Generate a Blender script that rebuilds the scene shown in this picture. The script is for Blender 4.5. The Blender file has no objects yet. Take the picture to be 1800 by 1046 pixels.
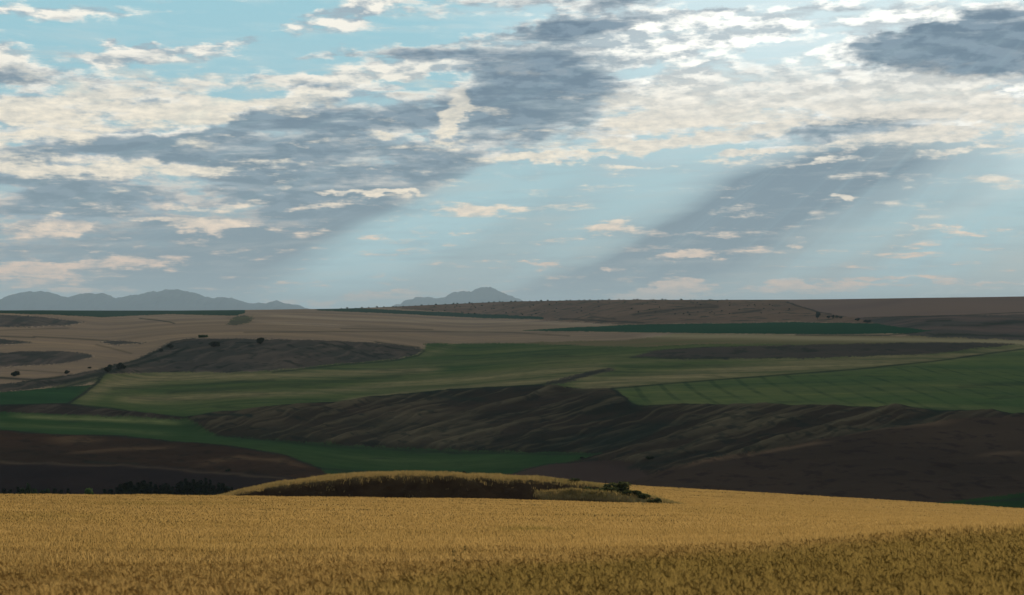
import bpy, math, random, os
import numpy as np
C = bpy.context.scene.collection
SC = bpy.context.scene
rad = math.radians
RNG = np.random.default_rng(7)

# ------------------------------------------------------------------ camera
F = 2500.0                       # focal length in units of the 1800 px wide frame
PITCH = math.atan(22 / F)
cam_d = bpy.data.cameras.new('camera'); cam = bpy.data.objects.new('camera', cam_d); C.objects.link(cam)
cam_d.sensor_width = 36; cam_d.lens = 36 * F / 1800
cam_d.clip_start = .5; cam_d.clip_end = 120000
cam.location = (0, 0, 0); cam.rotation_euler = (math.pi / 2 + PITCH, 0, 0)
SC.camera = cam
cam_d.dof.use_dof = True; cam_d.dof.focus_distance = 220; cam_d.dof.aperture_fstop = 2.8

def ray(px, py):
    """photo measurement -> unit heading (hx, hy) and drop per metre of distance T"""
    px = np.asarray(px, float); py = np.asarray(py, float)
    xc = (px - 900) / F; yc = (523 - py) / F
    c, s = math.cos(PITCH), math.sin(PITCH)
    dx = xc; dy = c - yc * s; dz = s + yc * c
    h = np.sqrt(dx * dx + dy * dy)
    return dx / h, dy / h, -dz / h

SUN_E, HAZE = 4.8, 3.2e-5

def s2l(r, g, b):
    f = lambda v: (v / 255 / 12.92) if v / 255 <= .04045 else ((v / 255 + .055) / 1.055) ** 2.4
    return (f(r), f(g), f(b))

SUN_AZ, SUN_EL = rad(22.0), rad(17.5)
SUN_DIR = (math.sin(SUN_AZ) * math.cos(SUN_EL), math.cos(SUN_AZ) * math.cos(SUN_EL), math.sin(SUN_EL))

SC.view_settings.view_transform = 'Standard'; SC.view_settings.look = 'None'
SC.view_settings.exposure = 0; SC.view_settings.gamma = 1
SC.cycles.use_denoising = True
SC.cycles.max_bounces = 6; SC.cycles.diffuse_bounces = 3; SC.cycles.transparent_max_bounces = 8
SC.cycles.transmission_bounces = 4; SC.cycles.volume_bounces = 0
SC.cycles.caustics_reflective = False; SC.cycles.caustics_refractive = False

# ------------------------------------------------------------------ node shorthand
class V:
    """a float socket with arithmetic"""
    def __init__(s, nt, sock): s.nt, s.s = nt, sock
    def _m(s, op, *a, clamp=False):
        n = s.nt.nodes.new('ShaderNodeMath'); n.operation = op; n.use_clamp = clamp
        for i, v in enumerate((s,) + a):
            if isinstance(v, V): s.nt.links.new(v.s, n.inputs[i])
            else: n.inputs[i].default_value = v
        return V(s.nt, n.outputs[0])
    def __add__(s, o): return s._m('ADD', o)
    __radd__ = __add__
    def __sub__(s, o): return s._m('SUBTRACT', o)
    def __rsub__(s, o): return (s * -1.0) + o
    def __mul__(s, o): return s._m('MULTIPLY', o)
    __rmul__ = __mul__
    def __truediv__(s, o): return s._m('DIVIDE', o)
    def mx(s, o): return s._m('MAXIMUM', o)
    def mn(s, o): return s._m('MINIMUM', o)
    def pw(s, o): return s._m('POWER', o)
    def clamp(s): return s._m('ADD', 0.0, clamp=True)
    def sm(s, a, b, lo=0.0, hi=1.0, kind='SMOOTHSTEP'):
        n = s.nt.nodes.new('ShaderNodeMapRange'); n.interpolation_type = kind
        s.nt.links.new(s.s, n.inputs[0])
        for i, v in enumerate((a, b, lo, hi)): n.inputs[1 + i].default_value = v
        return V(s.nt, n.outputs[0])

class G:
    """node tree helper"""
    def __init__(s, nt): s.nt = nt
    def new(s, t, **k):
        n = s.nt.nodes.new(t)
        for a, b in k.items(): setattr(n, a, b)
        return n
    def ln(s, a, b): s.nt.links.new(a, b)
    def put(s, sock, v):
        if isinstance(v, V): s.ln(v.s, sock)
        elif hasattr(v, 'is_output'): s.ln(v, sock)
        elif isinstance(v, (tuple, list)) and len(v) == 3 and sock.type == 'RGBA': sock.default_value = (*v, 1)
        else: sock.default_value = v
    def xyz(s, x, y, z=0.0):
        n = s.new('ShaderNodeCombineXYZ')
        for i, v in enumerate((x, y, z)): s.put(n.inputs[i], v)
        return n.outputs[0]
    def sep(s, vec):
        n = s.new('ShaderNodeSeparateXYZ'); s.ln(vec, n.inputs[0]); return [V(s.nt, o) for o in n.outputs]
    def vm(s, op, a, b=None):
        n = s.new('ShaderNodeVectorMath', operation=op); s.put(n.inputs[0], a)
        if b is not None: s.put(n.inputs[3] if op == 'SCALE' else n.inputs[1], b)
        return n.outputs[1] if op in ('LENGTH', 'DOT_PRODUCT') else n.outputs[0]
    def noise(s, vec, scale, detail=4, rough=.55, dist=0, col=False, lac=2.0):
        n = s.new('ShaderNodeTexNoise', noise_dimensions='3D'); s.put(n.inputs['Vector'], vec)
        n.inputs['Scale'].default_value = scale; n.inputs['Detail'].default_value = detail
        n.inputs['Roughness'].default_value = rough; n.inputs['Distortion'].default_value = dist
        n.inputs['Lacunarity'].default_value = lac
        return n.outputs['Color'] if col else V(s.nt, n.outputs['Fac'])
    def mapping(s, vec, loc=(0, 0, 0), rot=(0, 0, 0), scale=(1, 1, 1), kind='POINT'):
        n = s.new('ShaderNodeMapping', vector_type=kind); s.put(n.inputs[0], vec)
        n.inputs[1].default_value = loc; n.inputs[2].default_value = rot; n.inputs[3].default_value = scale
        return n.outputs[0]
    def mix(s, fac, a, b, mode='MIX'):
        n = s.new('ShaderNodeMix', data_type='RGBA', blend_type=mode)
        s.put(n.inputs[0], fac); s.put(n.inputs[6], a); s.put(n.inputs[7], b)
        return n.outputs[2]
# ------------------------------------------------------------------ sky
def build_world():
    w = bpy.data.worlds.new('World'); SC.world = w; w.use_nodes = True
    nt = w.node_tree; nt.nodes.clear(); g = G(nt)
    P = 25.0                                            # one unit = one hundred photo pixels of sky angle
    tc = g.new('ShaderNodeTexCoord').outputs['Generated']
    d = g.vm('NORMALIZE', tc); dx, dy, dz = g.sep(d)
    az = dx._m('ARCTAN2', dy); el = dz._m('ARCSINE')
    A = az * P; B = el * P; pos = g.xyz(A, B)
    def deg(px, py):
        hx, hy, T = ray(px, py)
        return float(np.arctan2(hx, hy)) * P, -float(np.arctan(T)) * P
    den = dz.mx(0.0) + .10
    Q = g.xyz(dx / den, dy / den)
    # streets: shear the cloud plane so that streaks climb to the right as in a receding cloud street
    Qs = g.mapping(Q, loc=(3.1, 1.7, 0), rot=(0, 0, rad(14)), scale=(1, 1, 1))
    wn = g.noise(Qs, 1.15, 5, .58, col=True)
    wv = g.vm('SUBTRACT', wn, (.5, .5, .5))
    wn2 = g.noise(g.mapping(pos, loc=(5, 2, 0), scale=(1, 1.7, 1)), 1.7, 4, .6, col=True)
    wv2 = g.vm('SUBTRACT', wn2, (.5, .5, .5))
    wpos = g.vm('ADD', g.vm('ADD', pos, g.vm('MULTIPLY', wv, (2.2, .7, 0))), g.vm('MULTIPLY', wv2, (.7, .45, 0)))
    soft = g.vm('ADD', pos, g.vm('MULTIPLY', wv, (.8, .5, 0)))

    def blobs(vec, lst, size=1.5):
        acc = None
        for (cx, cy, rx, ry, ang, wt) in lst:
            x, y = deg(cx, cy)
            m = g.mapping(vec, (x, y, 0), (0, 0, rad(ang)), (rx / 100 * size, ry / 100 * size, 1), 'TEXTURE')
            t = g.new('ShaderNodeTexGradient', gradient_type='SPHERICAL'); g.ln(m, t.inputs[0])
            b = V(nt, t.outputs[1]).sm(0, .8, 0, wt)
            acc = b if acc is None else acc + b
        return acc

    THICK = [
        (960, 160, 150, 85, 12, .95), (1000, 60, 160, 50, 25, .6), (880, 80, 170, 36, 6, .7), (690, 85, 190, 20, 5, .55), (850, 215, 80, 50, 0, .45),
        (1120, 96, 150, 17, 8, .55), (1010, 195, 120, 30, 22, .4),
        (560, 215, 210, 40, 5, .75), (640, 290, 230, 42, 0, .7), (400, 245, 180, 34, 8, .7), (210, 262, 230, 24, 6, .55),
        (470, 325, 150, 46, -14, .8), (700, 300, 130, 34, 6, .5), (520, 265, 180, 30, 4, .5), (760, 200, 90, 45, 0, .45), (140, 325, 190, 22, 0, .5), (330, 345, 160, 18, 0, .35),
        (150, 375, 170, 30, 0, .5), (330, 400, 120, 26, -10, .35), (90, 440, 170, 24, 0, .4), (590, 380, 180, 36, 15, .75), (420, 450, 230, 40, 14, .65), (250, 420, 200, 30, 5, .4), (100, 350, 150, 22, 0, .4),
        (540, 148, 90, 16, 3, .65), (1690, 92, 180, 40, -4, 1.7), (1640, 95, 120, 26, -6, .6), (1750, 40, 110, 32, 8, .8), (1590, 70, 70, 24, 0, .5),
        (1160, 28, 120, 16, 6, .8), (1400, 12, 150, 10, 0, .4), (60, 138, 110, 17, 0, .45), (20, 220, 60, 30, 0, .4), (150, 232, 70, 14, 0, .3), (1240, 192, 80, 10, 4, .35),
        (1540, 222, 150, 18, 3, .55), (1330, 225, 90, 12, 5, .35), (1620, 200, 60, 10, 0, .3), (1720, 175, 90, 12, 0, .25), (1450, 225, 90, 14, 4, .22)]
    BRIGHT = [
        (1210, 175, 170, 60, 10, .45), (1260, 60, 220, 40, 5, .5), (1120, 60, 120, 40, 10, .35), (1480, 175, 300, 38, 4, .38), (1700, 195, 180, 46, 0, .33), (1440, 110, 90, 40, 30, .4), (1520, 40, 190, 16, 6, .4),
        (1190, 250, 180, 12, 8, .4), (1620, 240, 220, 16, 2, .25), (1330, 262, 120, 8, 5, .3), (1480, 275, 90, 6, 3, .25), (1700, 265, 110, 7, 0, .25), (1215, 150, 60, 50, 20, .35),
        (110, 18, 200, 14, 3, .4), (225, 82, 60, 26, 10, .4), (25, 105, 60, 20, -20, .45), (190, 118, 60, 16, -15, .35),
        (330, 95, 90, 18, 22, .3), (480, 58, 150, 16, 22, .5), (620, 22, 110, 26, 20, .5), (335, 140, 40, 14, 0, .35),
        (600, 132, 220, 16, 8, .45), (500, 172, 160, 11, 7, .35), (700, 118, 130, 20, 6, .3),
        (150, 190, 170, 34, 5, .4), (40, 205, 60, 26, 0, .3), (230, 300, 220, 17, 2, .42), (330, 200, 120, 20, 10, .3), (120, 240, 150, 14, 8, .3),
        (690, 240, 40, 9, 0, .3), (800, 215, 26, 50, -12, .5), (820, 165, 20, 30, 0, .3), (640, 336, 110, 7, 0, .4), (560, 362, 60, 7, 10, .25), (960, 272, 120, 12, 2, .4), (1130, 290, 90, 6, 0, .2),
        (390, 402, 120, 12, 2, .35), (300, 385, 120, 8, 0, .25), (70, 402, 70, 14, 12, .35), (120, 470, 170, 14, 3, .35), (60, 492, 110, 14, 0, .3), (370, 365, 60, 9, 0, .25),
        (1170, 514, 90, 12, 6, .45), (900, 512, 60, 8, 0, .25), (620, 523, 130, 12, 4, .35), (1050, 408, 60, 10, 5, .3), (1230, 455, 60, 10, 5, .38), (850, 360, 120, 9, 3, .25), (820, 408, 40, 6, 15, .2),
        (1290, 480, 60, 6, 0, .2), (1390, 425, 30, 7, 0, .25), (1400, 508, 200, 8, 3, .3), (1700, 405, 120, 7, 0, .25), (1475, 343, 20, 6, 0, .3), (1725, 310, 40, 16, 0, .25), (1590, 440, 40, 8, 0, .22), (940, 470, 40, 6, 0, .25), (1050, 480, 16, 6, 0, .25), (1680, 500, 120, 6, 0, .25)]
    CLEAR = [
        (400, 30, 190, 40, 6, .75), (200, 60, 140, 12, 0, .35), (440, 165, 160, 14, 18, .5), (300, 120, 50, 22, 30, .25), (560, 60, 60, 14, 20, .2), (640, 118, 40, 9, 0, .2), (1400, 80, 110, 22, 15, .55), (1330, 145, 120, 26, 5, .75), (1440, 100, 60, 26, 50, .3), (1640, 165, 120, 8, 3, .3), (1430, 135, 40, 20, 0, .2),
        (90, 75, 90, 12, 0, .3), (60, 165, 150, 10, 0, .2), (760, 140, 60, 8, 0, .25),
        (1010, 320, 330, 46, 20, .75), (700, 440, 260, 50, 24, .7), (1250, 420, 420, 90, 0, .8), (1600, 380, 320, 110, 0, .8), (1100, 340, 260, 50, 0, .5), (820, 470, 300, 46, 0, .6), (1500, 290, 330, 36, 0, .45), (950, 235, 80, 16, 15, .35), (540, 490, 160, 26, 15, .45), (780, 190, 60, 8, 10, .15), (1040, 420, 330, 60, 0, .3)]
    Lt = blobs(wpos, THICK, 1.5).mn(.84) + blobs(wpos, [(1700, 92, 170, 34, -4, .75), (940, 165, 130, 60, 10, .22)]); Lb = blobs(wpos, BRIGHT, 1.35); Lc = blobs(g.vm('ADD', soft, g.vm('MULTIPLY', wv2, (.9, .8, 0))), CLEAR)

    def fbm(q):
        return g.noise(q, 2.3, 8, .55) - .5
    n0 = fbm(Qs)
    n1 = fbm(g.vm('ADD', Qs, (.06, -.11, 0.0)))
    puff = g.noise(g.mapping(pos, scale=(.7, 1.9, 1), rot=(0, 0, rad(-7))), 2.6, 8, .58) - .5
    puff1 = g.noise(g.mapping(g.vm('ADD', pos, (.10, .13, 0)), scale=(.7, 1.9, 1), rot=(0, 0, rad(-7))), 2.6, 5, .55) - .5
    streak = g.noise(g.mapping(Qs, loc=(1, 4, 2), scale=(.36, 1.0, 1)), 3.4, 9, .58) - .5
    wisp = g.noise(g.mapping(pos, loc=(3, 7, 1), scale=(.32, 2.2, 1), rot=(0, 0, rad(-9))), 1.9, 9, .62, .4) - .5
    front = dy.sm(.55, .85)
    lay = (Lt * .9 + Lb.mn(.62) * 1.0 - Lc * .72) * front
    D = lay + n0 * 1.7 + puff * 1.2 + streak * 1.5 + wisp * 1.2 - .02
    TH = (Lt * 1.0 - Lc * .25 - Lb * .80) * front + n0 * 1.2 + puff * .9 + streak * 2.1 + wisp * 1.9 - .08
    alpha = D.sm(-.12, .42)
    thick = TH.sm(-.05, .80)
    lit = ((n0 - n1) * 4.0 + (puff - puff1) * 5.0 + wisp * 1.6 + streak * 1.6 - n0 * .9 + .50).clamp()

    # --- colours (radiance the sky gives off)
    sunv = g.vm('DOT_PRODUCT', d, SUN_DIR); cosang = V(nt, sunv)
    glow = cosang.sm(.895, .982)
    high = B.sm(.2, 5.2)                                # 0 at the horizon, 1 at the top of the frame
    nis = g.new('ShaderNodeTexSky', sky_type='NISHITA', sun_disc=False, sun_elevation=SUN_EL, sun_rotation=SUN_AZ)
    nis.air_density = 1.2; nis.dust_density = .6; nis.altitude = 900
    col = lambda *c: tuple(v * 10 for v in s2l(*c))
    air = g.mix(high, col(154, 180, 189), col(158, 205, 217))
    air = g.mix(glow * .85 * high, air, col(224, 242, 246))
    sky = g.mix(V(nt, front.s) * .95, nis.outputs[0], air)
    sky = g.mix((wisp * 2.2 + streak * .8 + .12).clamp() * B.sm(1.0, 3.4) * .55, sky, g.mix(glow, col(226, 232, 228), col(262, 264, 260)))
    warm = g.mix(B.sm(.3, 3.6), col(222, 198, 178), col(254, 250, 238))
    cool = g.mix(glow, warm, col(282, 281, 272))
    bright = g.mix(lit, g.mix(.92 - glow * .18, cool, col(150, 172, 186)), cool)
    dark = g.mix(high, col(132, 152, 162), col(112, 134, 152))
    dark = g.mix((lit - .25).clamp() * .55, dark, g.mix(high, col(158, 174, 182), col(158, 178, 192)))
    cloud = g.mix(thick, bright, dark)
    low = B.sm(0.0, 1.6, .7, 1.0)
    c = g.mix(alpha * low, sky, cloud)
    # --- shafts of shade and light below the cloud deck (they fan out from the sun)
    sx, sy = deg(2350, -520)
    SH = [(1360, 370, 280, 100, 30, .55), (1200, 450, 240, 66, 30, .4), (1460, 320, 200, 50, 20, .3), (1030, 505, 200, 34, 12, .45), (1120, 465, 190, 40, 28, .5), (600, 425, 230, 44, 28, .5), (380, 470, 240, 50, 15, .6), (1000, 500, 150, 24, 14, .35), (1640, 330, 160, 40, 28, .3), (1520, 470, 200, 30, 20, .2), (200, 440, 280, 70, 6, .5), (430, 500, 200, 34, 15, .5), (1480, 300, 220, 34, 10, .4)]
    LT = [(690, 435, 320, 56, 28, .85), (1150, 330, 240, 26, 28, .4), (960, 330, 120, 22, 28, .3), (1540, 400, 190, 26, 30, .35), (1720, 420, 220, 44, 30, .5), (1580, 460, 200, 24, 30, .3), (950, 470, 150, 16, 28, .25)]
    jag = g.vm('ADD', pos, g.vm('MULTIPLY', wv, (.6, .4, 0)))
    sh = blobs(jag, SH, 1.5) * front; lt = blobs(jag, LT, 1.5) * front
    # fine rays: noise that depends only on the bearing round the sun
    bear = (B - sy)._m('ARCTAN2', (A - sx))
    fine = g.noise(g.xyz(bear * 45.0, 0.0, 0.0), 1.0, 3, .6) - .5
    band = B.sm(5.6, 3.2) * B.sm(-.2, 1.2)
    c = g.mix((sh * 1.3).clamp(), c, g.mix(high, col(132, 151, 161), col(128, 149, 165)))
    c = g.mix((lt * 1.25 + fine * .9 * band).clamp(), c, col(176, 208, 214))
    veil = B.sm(2.0, .0) * .12 * front
    c = g.mix(veil, c, col(168, 172, 172))
    thin = (streak * 2.6 + wisp * 2.4 + n0 * .8)
    lowband = B.sm(5.4, 3.6) * B.sm(-.2, .8) * front
    c = g.mix((thin + .05).clamp() * lowband * .4, c, col(134, 152, 164))
    c = g.mix((thin * -1.0 - .12).clamp() * lowband * .5, c, g.mix(high, col(196, 196, 190), col(190, 212, 216)))
    # --- small low clouds hanging in front of the shafts
    lown = g.noise(g.mapping(Q, loc=(7, 1, 0), scale=(1.0, .9, 1)), 4.2, 8, .62) - .5
    puff2 = g.noise(g.mapping(pos, loc=(0, .05, 3), scale=(.6, 1.6, 1)), 6.0, 6, .6) - .5
    E = Lb * 1.7 * front + lown * 2.1 + n0 * .6 + wisp * 1.5 + puff2 * .6 - .13
    ea = E.sm(-.04, .50) * B.sm(4.6, 3.0)
    ecol = g.mix(B.sm(.2, 2.6), col(240, 208, 184), col(255, 244, 222))
    ecol = g.mix(glow * .7 * B.sm(.5, 3.0), ecol, col(245, 238, 225))
    c = g.mix(ea * .95, c, g.mix((puff2 * 2.5 + .65).clamp(), g.mix(.6, ecol, col(150, 162, 168)), ecol))
    # the half of the sky behind the viewer is plain clear sky with thin cloud
    bg = g.new('ShaderNodeBackground'); g.ln(c, bg.inputs[0]); bg.inputs[1].default_value = .1
    out = g.new('ShaderNodeOutputWorld'); g.ln(bg.outputs[0], out.inputs[0])
    w.cycles.sampling_method = 'MANUAL'; w.cycles.sample_map_resolution = 512
build_world()
# ------------------------------------------------------------------ numpy helpers
def perlin(x, y, seed=0):
    r = np.random.default_rng(seed); p = r.permutation(512); p = np.concatenate([p, p])
    ga = r.uniform(0, 2 * np.pi, 512); gx, gy = np.cos(ga), np.sin(ga)
    xi = np.floor(x).astype(np.int64); yi = np.floor(y).astype(np.int64)
    xf, yf = x - xi, y - yi
    u = xf ** 3 * (xf * (xf * 6 - 15) + 10); v = yf ** 3 * (yf * (yf * 6 - 15) + 10)
    def gr(i, j):
        h = p[(p[(xi + i) & 511] + yi + j) & 511]
        return gx[h] * (xf - i) + gy[h] * (yf - j)
    a = gr(0, 0) * (1 - u) + gr(1, 0) * u; b = gr(0, 1) * (1 - u) + gr(1, 1) * u
    return (a * (1 - v) + b * v) * 1.5

def fbm(x, y, oct=5, seed=0, gain=.5, ridge=False):
    s = np.zeros(np.broadcast(x, y).shape); a = 1.0; t = 0
    for k in range(oct):
        n = perlin(x * 2 ** k + k * 17.3, y * 2 ** k - k * 9.1, seed + k)
        s += a * ((1 - 2 * np.abs(n)) if ridge else n); t += a; a *= gain
    return s / t

def sst(x, a, b):
    t = np.clip((x - a) / (b - a), 0, 1); return t * t * (3 - 2 * t)

def inpoly(px, py, poly):
    poly = np.asarray(poly, float); ins = np.zeros(px.shape, bool)
    for (x0, y0), (x1, y1) in zip(poly, np.roll(poly, -1, 0)):
        if y0 == y1: continue
        c = (y0 > py) != (y1 > py)
        ins ^= c & (px < (x1 - x0) * (py - y0) / (y1 - y0) + x0)
    return ins

def blur(a, n, axis):
    """box blur of odd width, done twice"""
    for _ in range(2):
        k = max(1, int(n) // 2)
        pad = [(0, 0)] * a.ndim; pad[axis] = (k + 1, k)
        c = np.cumsum(np.pad(a, pad, mode='edge'), axis=axis)
        m = a.shape[axis]; w = 2 * k + 1
        a = (np.take(c, range(w, w + m), axis) - np.take(c, range(0, m), axis)) / w
    return a

def mesh_obj(name, verts, faces, mat, parent=None, smooth=True, attrs=None):
    """verts (n,3) array; faces: (m,k) array or list of such arrays"""
    if isinstance(faces, np.ndarray): faces = [faces]
    faces = [np.asarray(f, np.int32) for f in faces if len(f)]
    me = bpy.data.meshes.new(name)
    verts = np.asarray(verts, np.float32)
    me.vertices.add(len(verts)); me.vertices.foreach_set('co', verts.ravel())
    loops = np.concatenate([f.ravel() for f in faces]); me.loops.add(len(loops)); me.loops.foreach_set('vertex_index', loops)
    tot = np.concatenate([np.full(len(f), f.shape[1], np.int32) for f in faces])
    st = np.concatenate([[0], np.cumsum(tot)[:-1]]).astype(np.int32)
    me.polygons.add(len(tot)); me.polygons.foreach_set('loop_start', st)
    if smooth: me.polygons.foreach_set('use_smooth', np.ones(len(tot), bool))
    me.update(calc_edges=True)
    for k, v in (attrs or {}).items():
        at = me.attributes.new(k, 'FLOAT', 'POINT'); at.data.foreach_set('value', np.asarray(v, np.float32))
    for m in (mat if isinstance(mat, (list, tuple)) else [mat]): me.materials.append(m)
    o = bpy.data.objects.new(name, me); C.objects.link(o)
    if parent is not None: o.parent = parent
    return o

def tag(o, label=None, cat=None, kind=None, group=None):
    if label: o['label'] = label
    if cat: o['category'] = cat
    if kind: o['kind'] = kind
    if group: o['group'] = group
    return o

# ------------------------------------------------------------------ materials
def new_mat(name):
    m = bpy.data.materials.new(name); m.use_nodes = True
    nt = m.node_tree; nt.nodes.clear(); return m, G(nt)

def soil_mat(name, a, b, dry=None, scale=1 / 60, aniso=(1, 1, 1), rot=0, speck=None, speck_scale=1 / 3, speck_amt=.5, rough=.9, bump=0.0, bump_scale=1 / 6, rows=None, brush=True, tram=None):
    """matt ground cover: a..b by noise, 'dry' (third colour) by the vertex attribute, specks of a fourth colour"""
    m, g = new_mat(name); nt = g.nt
    oc = g.new('ShaderNodeTexCoord').outputs['Object']
    q = g.mapping(oc, rot=(0, 0, rad(rot)), scale=aniso)
    n = g.noise(q, scale, 7, .62)
    c = g.mix(n.sm(.34, .66), a, b)
    if dry is not None:
        at = g.new('ShaderNodeAttribute', attribute_name='dry', attribute_type='GEOMETRY')
        f = V(nt, at.outputs['Fac'])
        c = g.mix((f + (g.noise(q, scale * 3.1, 5, .6) - .5) * f * (1.0 - f) * 2.4).clamp(), c, dry)
    if tram is not None:
        # uneven growth along the drilling direction, then fine patchiness
        tq = g.mapping(oc, rot=(0, 0, rad(rot)), scale=(.16, 1.0, 1))
        c = g.mix(((g.noise(tq, 1 / 26, 5, .65) - .5) * 3.2 + .35).clamp() * .8, c, tram)
        c = g.mix(((g.noise(oc, 1 / 11, 4, .7) - .5) * 4.0 + .2).clamp() * .5, c, tram)
    if rows is not None:
        rr, spacing, amt, rc = rows
        rq = g.mapping(oc, rot=(0, 0, rad(rr)))
        rq = g.vm('ADD', rq, g.vm('SCALE', g.noise(oc, .004, 2, .5, col=True), 16.0))
        x = g.sep(rq)[0]
        w = (x * (2 * math.pi / spacing))._m('SINE').sm(.62, 1.0)
        c = g.mix(w * g.noise(oc, .012, 4, .6).sm(.38, .6) * amt, c, rc)
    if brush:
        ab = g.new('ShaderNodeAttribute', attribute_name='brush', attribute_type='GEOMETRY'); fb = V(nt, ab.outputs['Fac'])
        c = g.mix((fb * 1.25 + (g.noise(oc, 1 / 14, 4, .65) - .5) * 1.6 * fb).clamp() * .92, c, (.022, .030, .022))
    if speck is not None:
        s_ = g.noise(oc, speck_scale, 3, .6)
        c = g.mix(s_.sm(.52, .66) * speck_amt, c, speck)
    p = g.new('ShaderNodeBsdfDiffuse'); g.put(p.inputs['Color'], c)
    p.inputs['Roughness'].default_value = rough
    if bump:
        bn = g.new('ShaderNodeBump'); bn.inputs['Strength'].default_value = 1.0; bn.inputs['Distance'].default_value = bump
        g.put(bn.inputs['Height'], g.noise(oc, bump_scale, 5, .65)); g.ln(bn.outputs[0], p.inputs['Normal'])
    o = g.new('ShaderNodeOutputMaterial'); g.ln(p.outputs[0], o.inputs[0])
    return m

def leaf_mat(name, a, b, scale=.6, trans=.35, rough=.6):
    m, g = new_mat(name)
    oc = g.new('ShaderNodeTexCoord').outputs['Object']
    oi = g.new('ShaderNodeObjectInfo')
    c = g.mix(g.noise(oc, scale, 4, .6).sm(.35, .65), a, b)
    p = g.new('ShaderNodeBsdfPrincipled'); g.put(p.inputs['Base Color'], c)
    p.inputs['Roughness'].default_value = rough; p.inputs['Specular IOR Level'].default_value = 0.0
    o = g.new('ShaderNodeOutputMaterial')
    if trans:
        t = g.new('ShaderNodeBsdfTranslucent'); g.put(t.inputs[0], c)
        mx = g.new('ShaderNodeMixShader'); mx.inputs[0].default_value = trans
        g.ln(p.outputs[0], mx.inputs[1]); g.ln(t.outputs[0], mx.inputs[2]); g.ln(mx.outputs[0], o.inputs[0])
    else: g.ln(p.outputs[0], o.inputs[0])
    return m
# ------------------------------------------------------------------ the valley: one continuous height field, split into its fields
XS = np.concatenate([np.arange(-900, -60, 14.0), np.arange(-60, 1860, 1.5), np.arange(1860, 2760, 14.0)])
def prof(x, pts):
    p = np.asarray(pts, float); return np.interp(x, p[:, 0], p[:, 1])
SKYL = [(-900, 547), (0, 545.5), (300, 546), (430, 545), (520, 543.5), (600, 542.5), (700, 539), (800, 534), (900, 530), (1000, 528), (1100, 527), (1380, 527), (1600, 524), (1800, 521), (2300, 516), (2760, 516)]
Y0 = 908.0
ysky = prof(XS, SKYL); ysky = blur(ysky, 31, 0)
ysky += fbm(XS / 130, XS * 0, 3, 5) * .5
NR = 520
t = np.linspace(0, 1, NR)
PX = np.repeat(XS[None], NR, 0)
PY = Y0 + (ysky[None] - Y0) * (t[:, None] ** .92)

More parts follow.
